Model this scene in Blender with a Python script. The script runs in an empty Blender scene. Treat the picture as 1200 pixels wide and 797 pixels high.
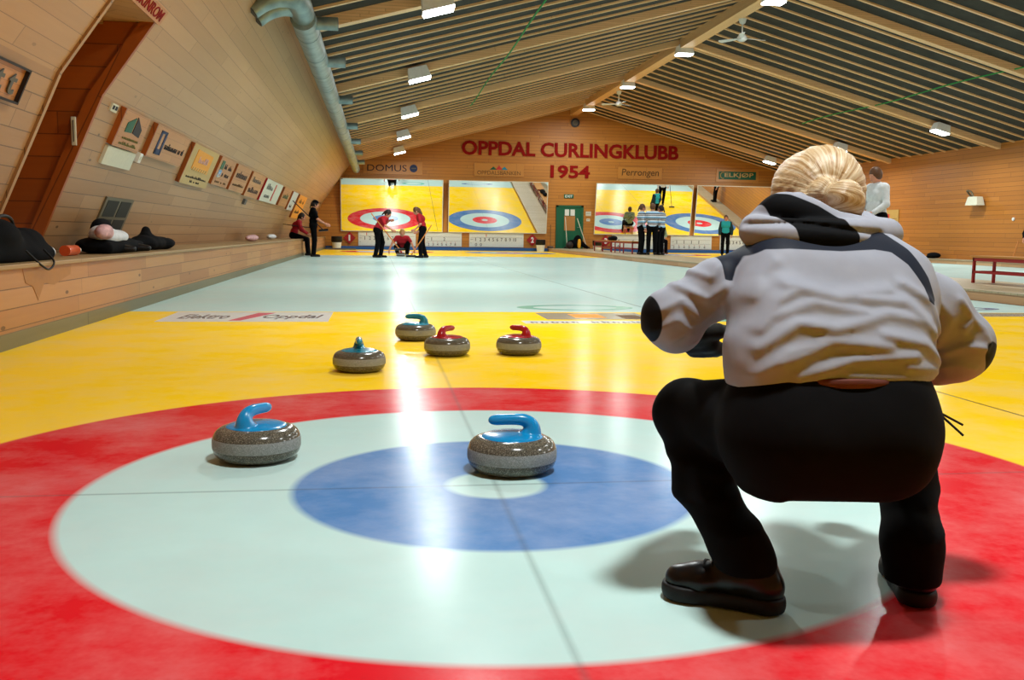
import bpy, bmesh, math, random
import numpy as np
from mathutils import Vector, Matrix
random.seed(7); rng = np.random.RandomState(5)
SC = bpy.context.scene
COL = SC.collection
PI = math.pi
# ------------------------------------------------------------------ camera model
IW, IH, FPX = 1200, 797, 1102.7
CAM = np.array([-.3552, -2.7967, .7657])
def cam_axes(yaw, pitch, roll):
    cy, sy, cp, sp = math.cos(yaw), math.sin(yaw), math.cos(pitch), math.sin(pitch)
    f = np.array([sy*cp, cy*cp, sp]); r = np.array([cy, -sy, 0.]); u = np.cross(r, f)
    c, s = math.cos(roll), math.sin(roll)
    return c*r+s*u, -s*r+c*u, f
CR_, CU_, CF_ = cam_axes(.14196, -.11233, .01346)
def P(px, py, ax, val):
    """world point seen at a pixel, on the plane where coordinate ax equals val (used as a measuring tape)"""
    v = CF_ + (px-IW/2)/FPX*CR_ - (py-IH/2)/FPX*CU_
    return CAM + (val-CAM[ax])/v[ax]*v
cd = bpy.data.cameras.new('camera'); cam = bpy.data.objects.new('camera', cd); COL.objects.link(cam)
M = Matrix.Identity(4)
for i in range(3):
    M[i][0], M[i][1], M[i][2], M[i][3] = CR_[i], CU_[i], -CF_[i], CAM[i]
cam.matrix_world = M
cd.sensor_fit = 'HORIZONTAL'; cd.sensor_width = 36; cd.lens = 36*FPX/IW; cd.clip_start = .05; cd.clip_end = 200
SC.camera = cam
SC.view_settings.view_transform = 'Standard'; SC.view_settings.look = 'None'
SC.view_settings.gamma = 1; SC.view_settings.use_curve_mapping = False
SC.view_settings.exposure = 0.08
# ------------------------------------------------------------------ materials
def lin(c):
    if isinstance(c, str):
        c = c.lstrip('#'); c = [int(c[i:i+2], 16)/255 for i in (0, 2, 4)]
    return tuple((x/12.92 if x <= .04045 else ((x+.055)/1.055)**2.4) for x in c) + (1,)
MATS = {}
def newmat(name):
    m = bpy.data.materials.new(name); m.use_nodes = True
    MATS[name] = m
    return m, m.node_tree, m.node_tree.nodes['Principled BSDF']
class N:
    def __init__(s, nt): s.nt = nt
    def n(s, typ, **kw):
        nd = s.nt.nodes.new(typ)
        ins = kw.pop('ins', {})
        for k, v in kw.items(): setattr(nd, k, v)
        for k, v in ins.items():
            if isinstance(v, bpy.types.NodeSocket): s.nt.links.new(v, nd.inputs[k])
            else: nd.inputs[k].default_value = v
        return nd
    def math(s, op, a, b=None, c=None, clamp=False):
        ins = {0: a}
        if b is not None: ins[1] = b
        if c is not None: ins[2] = c
        nd = s.n('ShaderNodeMath', operation=op, ins=ins); nd.use_clamp = clamp
        return nd.outputs[0]
    def mix(s, f, a, b, blend='MIX'):
        nd = s.n('ShaderNodeMix', data_type='RGBA', blend_type=blend)
        for k, v in ((0, f), (6, a), (7, b)):
            if isinstance(v, bpy.types.NodeSocket): s.nt.links.new(v, nd.inputs[k])
            else: nd.inputs[k].default_value = v
        return nd.outputs[2]
    def ramp(s, f, stops, interp='LINEAR'):
        nd = s.n('ShaderNodeValToRGB'); cr = nd.color_ramp; cr.interpolation = interp
        while len(cr.elements) < len(stops): cr.elements.new(.5)
        for e, (p, c) in zip(cr.elements, stops): e.position = p; e.color = c if len(c) == 4 else tuple(c)+(1,)
        s.nt.links.new(f, nd.inputs[0]); return nd.outputs[0]
    def noise(s, vec, scale, detail=3, rough=.5):
        nd = s.n('ShaderNodeTexNoise', ins={'Scale': scale, 'Detail': detail, 'Roughness': rough})
        if vec is not None: s.nt.links.new(vec, nd.inputs['Vector'])
        return nd.outputs[0]
    def link(s, a, b): s.nt.links.new(a, b)
    def bump(s, h, strength, dist, bs):
        nd = s.n('ShaderNodeBump', ins={'Strength': strength, 'Distance': dist, 'Height': h}); s.nt.links.new(nd.outputs[0], bs.inputs['Normal'])
def plain(name, col, rough=.5, metal=0, spec=.3, noise=0, nscale=20, coat=0, emit=None, estr=0):
    m, nt, bs = newmat(name); g = N(nt)
    c = lin(col)
    bs.inputs['Roughness'].default_value = rough; bs.inputs['Metallic'].default_value = metal
    bs.inputs['Specular IOR Level'].default_value = spec; bs.inputs['Coat Weight'].default_value = coat
    tc = g.n('ShaderNodeTexCoord')
    nz = g.noise(tc.outputs['Object'], nscale, 3)
    a = max(noise, .04)
    c0 = tuple(x*(1-a) for x in c[:3])+(1,); c1 = tuple(min(1, x*(1+a)) for x in c[:3])+(1,)
    g.link(g.ramp(nz, [(.3, c0), (.7, c1)]), bs.inputs['Base Color'])
    if emit: bs.inputs['Emission Color'].default_value = lin(emit); bs.inputs['Emission Strength'].default_value = estr
    return m
def wood(name, col, dark, width=.145, length=2.6, var=.35, seam=.035, grain=.25, knots=.6, rough=.45, seamdark=.35, coat=0, off=0.):
    """boards running along u of the UV map (metres), stacked along v"""
    m, nt, bs = newmat(name); g = N(nt)
    uv = g.n('ShaderNodeTexCoord').outputs['UV']
    sp = g.n('ShaderNodeSeparateXYZ', ins={0: uv}); u, v = sp.outputs[0], sp.outputs[1]
    vr = g.math('DIVIDE', v, width); row = g.math('FLOOR', vr); fr = g.math('SUBTRACT', vr, row)
    h1 = g.n('ShaderNodeTexWhiteNoise', noise_dimensions='1D', ins={'W': g.math('ADD', row, 13.37+off)}).outputs[0]
    ur = g.math('ADD', g.math('DIVIDE', u, length), g.math('MULTIPLY', h1, 7.3)); cell = g.math('FLOOR', ur); fu = g.math('SUBTRACT', ur, cell)
    cv = g.n('ShaderNodeCombineXYZ', ins={0: row, 1: cell, 2: 3.1+off}).outputs[0]
    h2 = g.n('ShaderNodeTexWhiteNoise', noise_dimensions='3D', ins={0: cv}).outputs[0]
    gv = g.n('ShaderNodeCombineXYZ', ins={0: g.math('MULTIPLY', u, 1.6), 1: g.math('MULTIPLY', v, 28), 2: g.math('MULTIPLY', h2, 50)}).outputs[0]
    gr = g.noise(gv, 1.0, 4, .6)
    f = g.math('ADD', g.math('MULTIPLY', h2, var), g.math('MULTIPLY', gr, grain*1.6))
    f = g.math('SUBTRACT', f, grain*.3, clamp=True)
    c = g.mix(f, lin(col), lin(dark))
    if knots:
        kv = g.n('ShaderNodeCombineXYZ', ins={0: g.math('MULTIPLY', u, 1.5), 1: g.math('MULTIPLY', v, 4.2), 2: g.math('MULTIPLY', h2, 9)}).outputs[0]
        vo = g.n('ShaderNodeTexVoronoi', ins={'Vector': kv, 'Scale': 1.3}).outputs['Distance']
        k = g.math('LESS_THAN', vo, .075)
        dk = tuple(x*.3 for x in lin(dark)[:3])+(1,)
        c = g.mix(g.math('MULTIPLY', k, knots), c, dk)
    sa = g.math('LESS_THAN', g.math('MINIMUM', fr, g.math('SUBTRACT', 1, fr)), seam)
    sb = g.math('LESS_THAN', fu, .004)
    s2 = g.math('MAXIMUM', sa, g.math('MULTIPLY', sb, .8))
    dkc = tuple(x*seamdark for x in lin(dark)[:3])+(1,)
    c = g.mix(g.math('MULTIPLY', s2, .8), c, dkc)
    g.link(c, bs.inputs['Base Color']); bs.inputs['Roughness'].default_value = rough
    bs.inputs['Coat Weight'].default_value = coat
    g.bump(g.math('SUBTRACT', gr, g.math('MULTIPLY', s2, 1.5)), .25, .004, bs)
    return m
wood('wall_pine', '#bb9063', '#9c7246', .155, 3.2, .35, .018, .22, .4, seamdark=.55)
wood('wall_pine_low', '#b08659', '#8f6337', .145, 2.9, .45, .03, .28, .75)
wood('gable_pine', '#bd7c26', '#9c5e14', .14, 3.0, .4, .04, .2, .15, rough=.5)
wood('right_pine', '#b8742a', '#985a1a', .14, 3.4, .5, .04, .2, .1)
wood('bench_pine', '#bd8a52', '#9c6434', .125, 1.9, .7, .028, .3, .8, seamdark=.3)
wood('bench_top_pine', '#a88a5c', '#8b6c42', .12, 2.4, .4, .02, .3, .5, rough=.5)
wood('base_board', '#77704e', '#5c573c', .3, 4, .3, .0, .5, .0)
wood('glulam', '#eec08a', '#d09a62', .045, 3.0, .3, .06, .15, .0, seamdark=.7)
wood('batten_pine', '#ecbe88', '#cc9860', .3, 2.5, .4, .0, .2, .1)
wood('niche_stain', '#a4520e', '#7c3a06', .2, 2.5, .35, .025, .3, .7, seamdark=.5)
wood('platform_pine', '#c9a076', '#ae7c4e', .1, 2.2, .5, .03, .25, .4)
wood('platform_top', '#b3a384', '#988563', .12, 2.2, .4, .03, .25, .2, rough=.4)
wood('sign_pine', '#c08650', '#a8683a', .09, 2, .45, .015, .25, .5)
wood('sign_pale', '#bb9a56', '#a5803e', .4, 2, .2, .0, .25, .1)
wood('sign_gable', '#bd7f2c', '#a96c22', .4, 3, .2, .0, .2, .0)
wood('broom_wood', '#c87a34', '#a85a20', .4, 3, .2, .0, .2, .0)
plain('slate', '#35332c', .9, noise=.25, nscale=3)
plain('white_paint', '#dedfda', .4); plain('off_white', '#cfcdb8', .6)
plain('black_plastic', '#141416', .35); plain('red_paint', '#9c1a1c', .4); plain('letter_red', '#860f0c', .7, spec=.1)
plain('green_paint', '#0f5a3c', .45); plain('blue_paint', '#1d4f92', .4); plain('sign_green', '#14573a', .5)
plain('sign_dark', '#2b2326', .6); plain('sign_navy', '#28365a', .6); plain('sign_grey', '#5c5a56', .6); plain('sign_brown', '#5f4018', .6)
plain('olive', '#6b6a30', .6); plain('orange_paint', '#e0931c', .5); plain('yellow_plastic', '#e0a018', .4); plain('mark_red', '#c2322c', .5)
plain('board_white', '#d3d8d0', .45); plain('skin', '#c98a6c', .5); plain('lip', '#8f4a40', .5); plain('eye_dark', '#1c1614', .3)
plain('black_cloth', '#07080b', .9, spec=.1, noise=.3, nscale=9); plain('trouser_black', '#040406', .9, spec=.12, noise=.3, nscale=30)
plain('red_cloth', '#a31420', .8, noise=.15, nscale=7); plain('teal_cloth', '#1f9aa0', .8); plain('white_cloth', '#cfd2d4', .85, noise=.08)
plain('camo_cloth', '#7c8a6c', .85, noise=.5, nscale=14); plain('dark_teal', '#143236', .8); plain('grey_cloth', '#9a9a9c', .8)
plain('hair_dark', '#241a14', .5); plain('hair_brown', '#5a3a22', .5); plain('hair_blond', '#b98a50', .5); plain('pink_cloth', '#c8a0a0', .8, noise=.3)
plain('green_rope', '#1c8a3c', .6); plain('glove', '#1c1b18', .7, spec=.15, noise=.4, nscale=40)
plain('lamp_white', '#e8e8e4', .4); plain('bottle_orange', '#d8582c', .25); plain('rubber', '#0a0a0a', .6); plain('sock', '#5a2c22', .8)
plain('vent_frame', '#6b604a', .5, metal=.3); plain('vent_dark', '#2a2820', .7)
plain('brick_papers', '#a8743c', .7)
plain('stain', '#a0681c', .35)
m, nt, bs = newmat('galvanised'); g = N(nt)
tc = g.n('ShaderNodeTexCoord').outputs['Object']
g.link(g.ramp(g.noise(tc, 6, 4), [(.3, lin('#76888a')), (.7, lin('#9aacac'))]), bs.inputs['Base Color'])
bs.inputs['Metallic'].default_value = .55; bs.inputs['Roughness'].default_value = .42
m, nt, bs = newmat('mirror'); bs.inputs['Metallic'].default_value = 1; bs.inputs['Roughness'].default_value = 0.0
bs.inputs['Base Color'].default_value = (.93, .96, .93, 1)
m, nt, bs = newmat('shoe_leather'); bs.inputs['Base Color'].default_value = lin('#060505'); bs.inputs['Roughness'].default_value = .3; bs.inputs['Specular IOR Level'].default_value = .3
LAMP_E = 14.0
m, nt, bs = newmat('lamp_glow'); bs.inputs['Base Color'].default_value = (1, 1, 1, 1)
bs.inputs['Emission Color'].default_value = (.93, 1, .98, 1); bs.inputs['Emission Strength'].default_value = LAMP_E
# granite
def granite(name, a, b, c, rough, spec=.5):
    m, nt, bs = newmat(name); g = N(nt)
    tc = g.n('ShaderNodeTexCoord').outputs['Object']
    vo = g.n('ShaderNodeTexVoronoi', ins={'Vector': tc, 'Scale': 420}).outputs['Color']
    bw = g.n('ShaderNodeRGBToBW', ins={0: vo}).outputs[0]
    col = g.ramp(bw, [(.25, lin(a)), (.5, lin(b)), (.72, lin(b)), (.8, lin(c))])
    col = g.mix(g.math('MULTIPLY', g.noise(tc, 30, 3), .4), col, lin(b))
    g.link(col, bs.inputs['Base Color']); bs.inputs['Roughness'].default_value = rough; bs.inputs['Specular IOR Level'].default_value = spec
granite('granite_dark', '#3a352c', '#5b564a', '#8d8878', .16)
granite('granite_band', '#6f726e', '#8b8e89', '#a3a5a0', .6)
plain('handle_blue', '#0a86c0', .22, coat=.5); plain('handle_red', '#a8141e', .22, coat=.5); plain('handle_teal', '#1a7f98', .25, coat=.4)
# ice with painted house: one material per colour order
def ice(name, outer, inner, x0):
    m, nt, bs = newmat(name); g = N(nt)
    ob = g.n('ShaderNodeTexCoord').outputs['Object']
    nz = g.noise(ob, .9, 4, .6); nf = g.noise(ob, 7, 4, .6)
    sp = g.n('ShaderNodeSeparateXYZ', ins={0: ob}); X = g.math('SUBTRACT', sp.outputs[0], x0); Y = sp.outputs[1]
    Y2 = g.math('SUBTRACT', 17.375, g.math('ABSOLUTE', g.math('SUBTRACT', Y, 17.375)))    # folds the far end onto the near end
    r = g.math('SQRT', g.math('ADD', g.math('MULTIPLY', X, X), g.math('MULTIPLY', Y2, Y2)))
    white = '#d6e6e2'
    wn = g.mix(g.math('MULTIPLY', nf, .5), lin('#bbd9d4'), lin('#a6c6c2'))
    yel = g.mix(g.math('MULTIPLY', nz, .8), lin('#ffd400'), lin('#f9c400'))
    def soft(v, e, w): return g.math('ADD', g.math('DIVIDE', g.math('SUBTRACT', v, e), w), .5, clamp=True)
    sc = g.mix(soft(Y2, 6.36, .03), yel, wn)
    oc = g.mix(nz, lin(outer), tuple(min(1, x*1.12) for x in lin(outer)[:3])+(1,))
    ic = g.mix(nf, lin(inner), tuple(min(1, x*1.35) for x in lin(inner)[:3])+(1,))
    sc = g.mix(soft(r, 1.83, .02), oc, sc)
    sc2 = g.mix(soft(r, 1.22, .03), wn, sc)
    sc2 = g.mix(soft(r, .61, .03), ic, sc2)
    sc2 = g.mix(soft(r, .15, .03), wn, sc2)
    c = sc2
    def line(v, e, w, a):
        nonlocal c
        k = g.math('MULTIPLY', g.math('SUBTRACT', 1, g.math('DIVIDE', g.math('ABSOLUTE', g.math('SUBTRACT', v, e)), w), clamp=True), a)
        c = g.mix(k, c, lin('#3c4648'))
    line(Y2, 0, .012, .45); line(X, 0, .014, .32); line(Y2, 17.37, .05, .45)
    # fine scratches and pebble wear
    c = g.mix(g.math('MULTIPLY', g.math('SUBTRACT', g.noise(ob, 1.7, 6, .7), .42, clamp=True), .8), c, lin('#d2c8c4'))
    g.link(c, bs.inputs['Base Color'])
    ro = g.math('ADD', g.math('MULTIPLY', nz, .10), .15)
    g.link(ro, bs.inputs['Roughness']); bs.inputs['IOR'].default_value = 1.4
    bs.inputs['Specular IOR Level'].default_value = .2
    pb = g.noise(ob, 160, 2); wv = g.noise(ob, 2.2, 2)
    g.bump(g.math('ADD', g.math('MULTIPLY', pb, .3), g.math('MULTIPLY', wv, 1.5)), .12, .004, bs)
    df = g.n('ShaderNodeBsdfDiffuse'); g.link(c, df.inputs[0])      # frosted, scratched share of the surface
    mx = g.n('ShaderNodeMixShader', ins={0: .5}); g.link(df.outputs[0], mx.inputs[1]); g.link(bs.outputs[0], mx.inputs[2])
    g.link(mx.outputs[0], nt.nodes['Material Output'].inputs[0])
RED, BLU = '#cc1420', '#4a74a6'
SHEETS = [(-2.65, 2.45, 0.0), (2.45, 7.2, 4.9), (9.1, 13.75, 11.35), (13.75, 17.75, 16.0)]
for i, (a, b, c0) in enumerate(SHEETS):
    ice('ice_%d' % i, RED if i % 2 == 0 else BLU, BLU if i % 2 == 0 else RED, c0)
# ------------------------------------------------------------------ object helpers
def empty(name, loc=(0, 0, 0), rz=0):
    o = bpy.data.objects.new(name, None); COL.objects.link(o); o.location = loc; o.rotation_euler = (0, 0, rz); return o
def tag(o, label=None, cat=None, group=None, kind=None):
    if label: o['label'] = label
    if cat: o['category'] = cat
    if group: o['group'] = group
    if kind: o['kind'] = kind
    return o
def thing(name, label, cat, loc=(0, 0, 0), rz=0, group=None):
    return tag(empty(name, loc, rz), label, cat, group)
def setuv(me, U=(0, 1, 0)):
    U = np.array(U, float); uvl = me.uv_layers.new(name='UVMap')
    co = [v.co for v in me.vertices]
    for p in me.polygons:
        n = np.array(p.normal); u = U - n*(n@U); L = np.linalg.norm(u)
        if L < .3:
            a = np.array([0, 0, 1.]) if abs(n[2]) < .9 else np.array([1., 0, 0]); u = a-n*(n@a); L = np.linalg.norm(u)
        u /= L; w = np.cross(n, u)
        if w[2] < 0 or (abs(w[2]) < 1e-3 and w[0] < 0): w = -w
        for li in p.loop_indices:
            c = np.array(co[me.loops[li].vertex_index]); uvl.data[li].uv = (c@u, c@w)
def mesh(name, verts, faces, mat, parent=None, U=(0, 1, 0), smooth=False, mats=None, midx=None, recalc=False):
    me = bpy.data.meshes.new(name); me.from_pydata([tuple(map(float, v)) for v in verts], [], [list(map(int, f)) for f in faces])
    if recalc:
        bm = bmesh.new(); bm.from_mesh(me); bmesh.ops.recalc_face_normals(bm, faces=bm.faces); bm.to_mesh(me); bm.free()
    for mm in (mats or [mat]): me.materials.append(MATS[mm] if isinstance(mm, str) else mm)
    if midx is not None: me.polygons.foreach_set('material_index', midx)
    me.update()
    if U is not None: setuv(me, U)
    if smooth: me.polygons.foreach_set('use_smooth', [True]*len(me.polygons))
    o = bpy.data.objects.new(name, me); COL.objects.link(o)
    if parent is not None: o.parent = parent
    return o
class G:
    """collects shapes for one mesh"""
    def __init__(s): s.v = []; s.f = []
    def add(s, v, f):
        b = len(s.v); s.v += [tuple(x) for x in v]; s.f += [[i+b for i in q] for q in f]; return s
    def box(s, x0, x1, y0, y1, z0, z1):
        v = [(x0, y0, z0), (x1, y0, z0), (x1, y1, z0), (x0, y1, z0), (x0, y0, z1), (x1, y0, z1), (x1, y1, z1), (x0, y1, z1)]
        return s.add(v, [(0, 3, 2, 1), (4, 5, 6, 7), (0, 1, 5, 4), (1, 2, 6, 5), (2, 3, 7, 6), (3, 0, 4, 7)])
    def hexa(s, a, b):
        """prism between two quads a and b (four points each)"""
        return s.add(list(a)+list(b), [(3, 2, 1, 0), (4, 5, 6, 7), (0, 1, 5, 4), (1, 2, 6, 5), (2, 3, 7, 6), (3, 0, 4, 7)])
    def prism(s, pts, d):
        n = len(pts); d = np.array(d, float); q = [np.array(p, float) for p in pts]
        return s.add(q+[p+d for p in q], [list(range(n))[::-1], list(range(n, 2*n))]+[(i, (i+1) % n, (i+1) % n+n, i+n) for i in range(n)])
    def tube(s, path, rad, n=12, caps=True):
        path = [np.array(p, float) for p in path]; k = len(path)
        if not hasattr(rad, '__len__'): rad = [rad]*k
        up = None; rings = []
        for i in range(k):
            t = path[min(i+1, k-1)]-path[max(i-1, 0)]; t /= np.linalg.norm(t)
            if up is None:
                a = np.array([0, 0, 1.]) if abs(t[2]) < .9 else np.array([1., 0, 0]); up = np.cross(t, a)
            up = up-t*(up@t); up /= np.linalg.norm(up); w = np.cross(t, up)
            rings.append([path[i]+rad[i]*(math.cos(2*PI*j/n)*up+math.sin(2*PI*j/n)*w) for j in range(n)])
        v = [p for r in rings for p in r]; f = []
        for i in range(k-1):
            for j in range(n): f.append((i*n+j, i*n+(j+1) % n, (i+1)*n+(j+1) % n, (i+1)*n+j))
        if caps: f += [list(range(n))[::-1], [(k-1)*n+j for j in range(n)]]
        return s.add(v, f)
    def lathe(s, prof, c=(0, 0, 0), n=48):
        v = []; f = []; k = len(prof)
        for r, z in prof:
            for j in range(n): v.append((c[0]+r*math.cos(2*PI*j/n), c[1]+r*math.sin(2*PI*j/n), c[2]+z))
        for i in range(k-1):
            for j in range(n): f.append((i*n+j, i*n+(j+1) % n, (i+1)*n+(j+1) % n, (i+1)*n+j))
        if prof[0][0] > 1e-4: f.append(list(range(n))[::-1])
        if prof[-1][0] > 1e-4: f.append([(k-1)*n+j for j in range(n)])
        return s.add(v, f)
    def build(s, name, mat, parent=None, U=(0, 1, 0), smooth=False, bevel=0, recalc=True):
        o = mesh(name, s.v, s.f, mat, parent, U=U, smooth=smooth, recalc=recalc)
        if bevel:
            md = o.modifiers.new('bevel', 'BEVEL'); md.width = bevel; md.segments = 2; md.limit_method = 'ANGLE'
        if smooth:
            try: o.data.set_sharp_from_angle(angle=math.radians(45))
            except Exception: pass
        return o
def smoothpath(pts, n=8):
    pts = [np.array(p, float) for p in pts]; out = []
    q = [2*pts[0]-pts[1]]+pts+[2*pts[-1]-pts[-2]]
    for i in range(1, len(q)-2):
        for t in np.linspace(0, 1, n, endpoint=False):
            a, b, c, d = q[i-1:i+3]
            out.append(.5*((2*b)+(-a+c)*t+(2*a-5*b+4*c-d)*t*t+(-a+3*b-3*c+d)*t**3))
    out.append(pts[-1]); return out
def text_mesh(name, body, width, height, mat, frame, parent=None, bold=0.0, extrude=.004, shear=0, align='L', space=1.0):
    """frame = (origin lower-left, unit right, unit up); lettering is scaled to width x height"""
    cu = bpy.data.curves.new(name, 'FONT'); cu.body = body; cu.size = 1; cu.offset = bold; cu.shear = shear; cu.space_character = space
    cu.resolution_u = 3
    t = bpy.data.objects.new(name, cu); COL.objects.link(t)
    bpy.context.view_layer.update()
    me = bpy.data.meshes.new_from_object(t.evaluated_get(bpy.context.evaluated_depsgraph_get()))
    bpy.data.objects.remove(t)
    co = np.array([v.co[:] for v in me.vertices]); mn, mx = co.min(0), co.max(0)
    O, R, Up = [np.array(a, float) for a in frame]; Nn = np.cross(R, Up)
    x = (co[:, 0]-mn[0])/(mx[0]-mn[0])*width; y = (co[:, 1]-mn[1])/(mx[1]-mn[1])*height
    faces = [list(p.vertices) for p in me.polygons]; bpy.data.meshes.remove(me)
    front = O+np.outer(x, R)+np.outer(y, Up)+Nn*extrude
    g2 = G(); g2.add(front, faces)
    # side walls so the letters have thickness
    cnt = {}
    for f in faces:
        for a, b in zip(f, f[1:]+f[:1]):
            k = (min(a, b), max(a, b)); cnt[k] = cnt.get(k, [0, a, b]); cnt[k][0] += 1
    nv = len(front); back = front-Nn*extrude
    g2.v += [tuple(p) for p in back]
    for k, (c, a, b) in cnt.items():
        if c == 1: g2.f.append([b, a, a+nv, b+nv])
    return g2.build(name, mat, parent, U=None, recalc=False)
def marks(name, width, height, mat, frame, parent, n, extrude=.004, seed=1):
    """a word too blurred to read: a run of letter-like strokes"""
    rr = random.Random(seed); O, R, Up = [np.array(a, float) for a in frame]; Nn = np.cross(R, Up); g2 = G()
    w = width/n
    for i in range(n):
        if rr.random() < .12 and 0 < i < n-1: continue
        h = height*(rr.choice([.62, .62, .7, 1])); x0 = i*w+w*.12; x1 = x0+w*.62
        for (a, b, c, d) in ((x0, x0+w*.22, 0, h), (x0, x1, rr.choice([0, h*.4, h*.8]), None), (x1-w*.2, x1, 0, h*rr.choice([.6, 1]))):
            if d is None: d = c+height*.16
            q = [O+R*a+Up*c, O+R*b+Up*c, O+R*b+Up*d, O+R*a+Up*d]
            g2.prism(q, Nn*extrude)
    return g2.build(name, mat, parent, U=None)
# ------------------------------------------------------------------ implicit surfaces (bodies, clothing)
def _c(a, b, ra, rb=None, flat=None): return ('c', np.array(a, float), np.array(b, float), ra, ra if rb is None else rb, flat)
def _e(c, r, rot=None): return ('e', np.array(c, float), np.array(r, float), rot)
class Field:
    def __init__(s, prims, h, k=.03, pad=.02):
        lo = []; hi = []
        for p in prims:
            if p[0] == 'c':
                r = max(p[3], p[4]); lo.append(np.minimum(p[1], p[2])-r); hi.append(np.maximum(p[1], p[2])+r)
            else:
                r = max(p[2]) if p[3] is not None else p[2]; lo.append(p[1]-r); hi.append(p[1]+r)
        s.h = h; s.o = np.min(lo, 0)-pad-2*h; e = np.max(hi, 0)+pad+2*h
        n = np.ceil((e-s.o)/h).astype(int)+1
        s.ax = [s.o[i]+h*np.arange(n[i]) for i in range(3)]
        s.F = np.full(n, .5, np.float32)
        for p, l, u in zip(prims, lo, hi): s.add(p, k, l, u)
    def sub(s, l, u, m):
        i0 = np.maximum(((l-m-s.o)/s.h).astype(int), 0); i1 = np.minimum(((u+m-s.o)/s.h).astype(int)+2, s.F.shape)
        return tuple(slice(a, b) for a, b in zip(i0, i1))
    def pts(s, sl=None):
        a = [s.ax[i] if sl is None else s.ax[i][sl[i]] for i in range(3)]
        return np.meshgrid(*a, indexing='ij')
    def add(s, p, k, l, u, cut=False):
        sl = s.sub(l, u, k+3*s.h); X, Y, Z = s.pts(sl)
        d = sdf(p, X, Y, Z); A = s.F[sl]
        if k > 0:
            hh = np.clip(.5+.5*(A-d)/k, 0, 1); s.F[sl] = A*(1-hh)+d*hh-k*hh*(1-hh)
        else: s.F[sl] = np.minimum(A, d)
    def apply(s, fn):
        X, Y, Z = s.pts(); s.F = fn(s.F, X, Y, Z).astype(np.float32)
    def mesh(s, name, mat, parent=None, smooth=True, U=None, attr=None, relax=1):
        V, Q = nets(s.F, s.o, s.h, relax)
        o = mesh(name, V, Q, mat, parent, U=None, smooth=smooth)
        if attr:
            for an, fn in attr.items():
                at = o.data.attributes.new(an, 'FLOAT', 'POINT'); at.data.foreach_set('value', np.asarray(fn(V), np.float32))
        return o
def sdf(p, X, Y, Z):
    if p[0] == 'c':
        _, a, b, ra, rb, flat = p; ab = b-a; L = max(ab@ab, 1e-12)
        x, y, z = X-a[0], Y-a[1], Z-a[2]
        t = np.clip((x*ab[0]+y*ab[1]+z*ab[2])/L, 0, 1)
        x -= t*ab[0]; y -= t*ab[1]; z -= t*ab[2]
        if flat is not None:
            dr = np.array(flat[0], float); dr /= np.linalg.norm(dr); q = x*dr[0]+y*dr[1]+z*dr[2]; q2 = q*(1/flat[1]-1)
            x += q2*dr[0]; y += q2*dr[1]; z += q2*dr[2]
        return np.sqrt(x*x+y*y+z*z)-(ra+(rb-ra)*t)
    _, c, r, rot = p
    x, y, z = X-c[0], Y-c[1], Z-c[2]
    if rot is not None:
        R = np.array(rot.to_3x3() if hasattr(rot, 'to_3x3') else rot).T
        x, y, z = R[0, 0]*x+R[0, 1]*y+R[0, 2]*z, R[1, 0]*x+R[1, 1]*y+R[1, 2]*z, R[2, 0]*x+R[2, 1]*y+R[2, 2]*z
    k0 = np.sqrt((x/r[0])**2+(y/r[1])**2+(z/r[2])**2); k1 = np.sqrt((x/r[0]**2)**2+(y/r[1]**2)**2+(z/r[2]**2)**2)+1e-9
    return k0*(k0-1)/k1
def nets(F, o, h, relax=1):
    S = F < 0; n = F.shape; cs = tuple(a-1 for a in n)
    acc = np.zeros(cs+(3,), np.float32); cnt = np.zeros(cs, np.int16)
    idx = [np.arange(c, dtype=np.float32) for c in cs]
    quads = []
    for ax in range(3):
        sa = [slice(None)]*3; sb = [slice(None)]*3; sa[ax] = slice(0, -1); sb[ax] = slice(1, None)
        A, B = F[tuple(sa)], F[tuple(sb)]; cr = S[tuple(sa)] != S[tuple(sb)]
        t = np.where(cr, A/(A-B+1e-20), 0)
        o1, o2 = [i for i in range(3) if i != ax]
        for d1 in (0, 1):
            for d2 in (0, 1):
                s = [slice(None)]*3; s[o1] = slice(d1, d1+cs[o1]); s[o2] = slice(d2, d2+cs[o2])
                c = cr[tuple(s)]; tt = t[tuple(s)]
                acc[..., ax] += np.where(c, tt, 0); acc[..., o1] += c*d1; acc[..., o2] += c*d2; cnt += c
    m = cnt > 0; ids = np.full(cs, -1, np.int64); ids[m] = np.arange(m.sum())
    I = np.argwhere(m); V = o+h*(I+acc[m]/cnt[m][:, None])
    for ax in range(3):
        sa = [slice(None)]*3; sb = [slice(None)]*3; sa[ax] = slice(0, -1); sb[ax] = slice(1, None)
        cr = S[tuple(sa)] != S[tuple(sb)]; o1, o2 = (ax+1) % 3, (ax+2) % 3
        E = np.argwhere(cr); E = E[(E[:, o1] > 0) & (E[:, o2] > 0) & (E[:, o1] < cs[o1]) & (E[:, o2] < cs[o2])]
        ins = S[tuple(E.T)]
        def cid(a, b):
            e = E.copy(); e[:, o1] -= a; e[:, o2] -= b; return ids[tuple(e.T)]
        q = np.stack([cid(1, 1), cid(0, 1), cid(0, 0), cid(1, 0)], 1)
        q[~ins] = q[~ins][:, ::-1]; quads.append(q)
    Q = np.concatenate(quads)
    for _ in range(relax):   # gentle smoothing of the vertices
        s = np.zeros_like(V); c = np.zeros(len(V))
        for i in range(4):
            a, b = Q[:, i], Q[:, (i+1) % 4]
            np.add.at(s, a, V[b]); np.add.at(s, b, V[a]); np.add.at(c, a, 1); np.add.at(c, b, 1)
        c[c == 0] = 1; V = V*.5+s/c[:, None]*.5
    return V, Q
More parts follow.
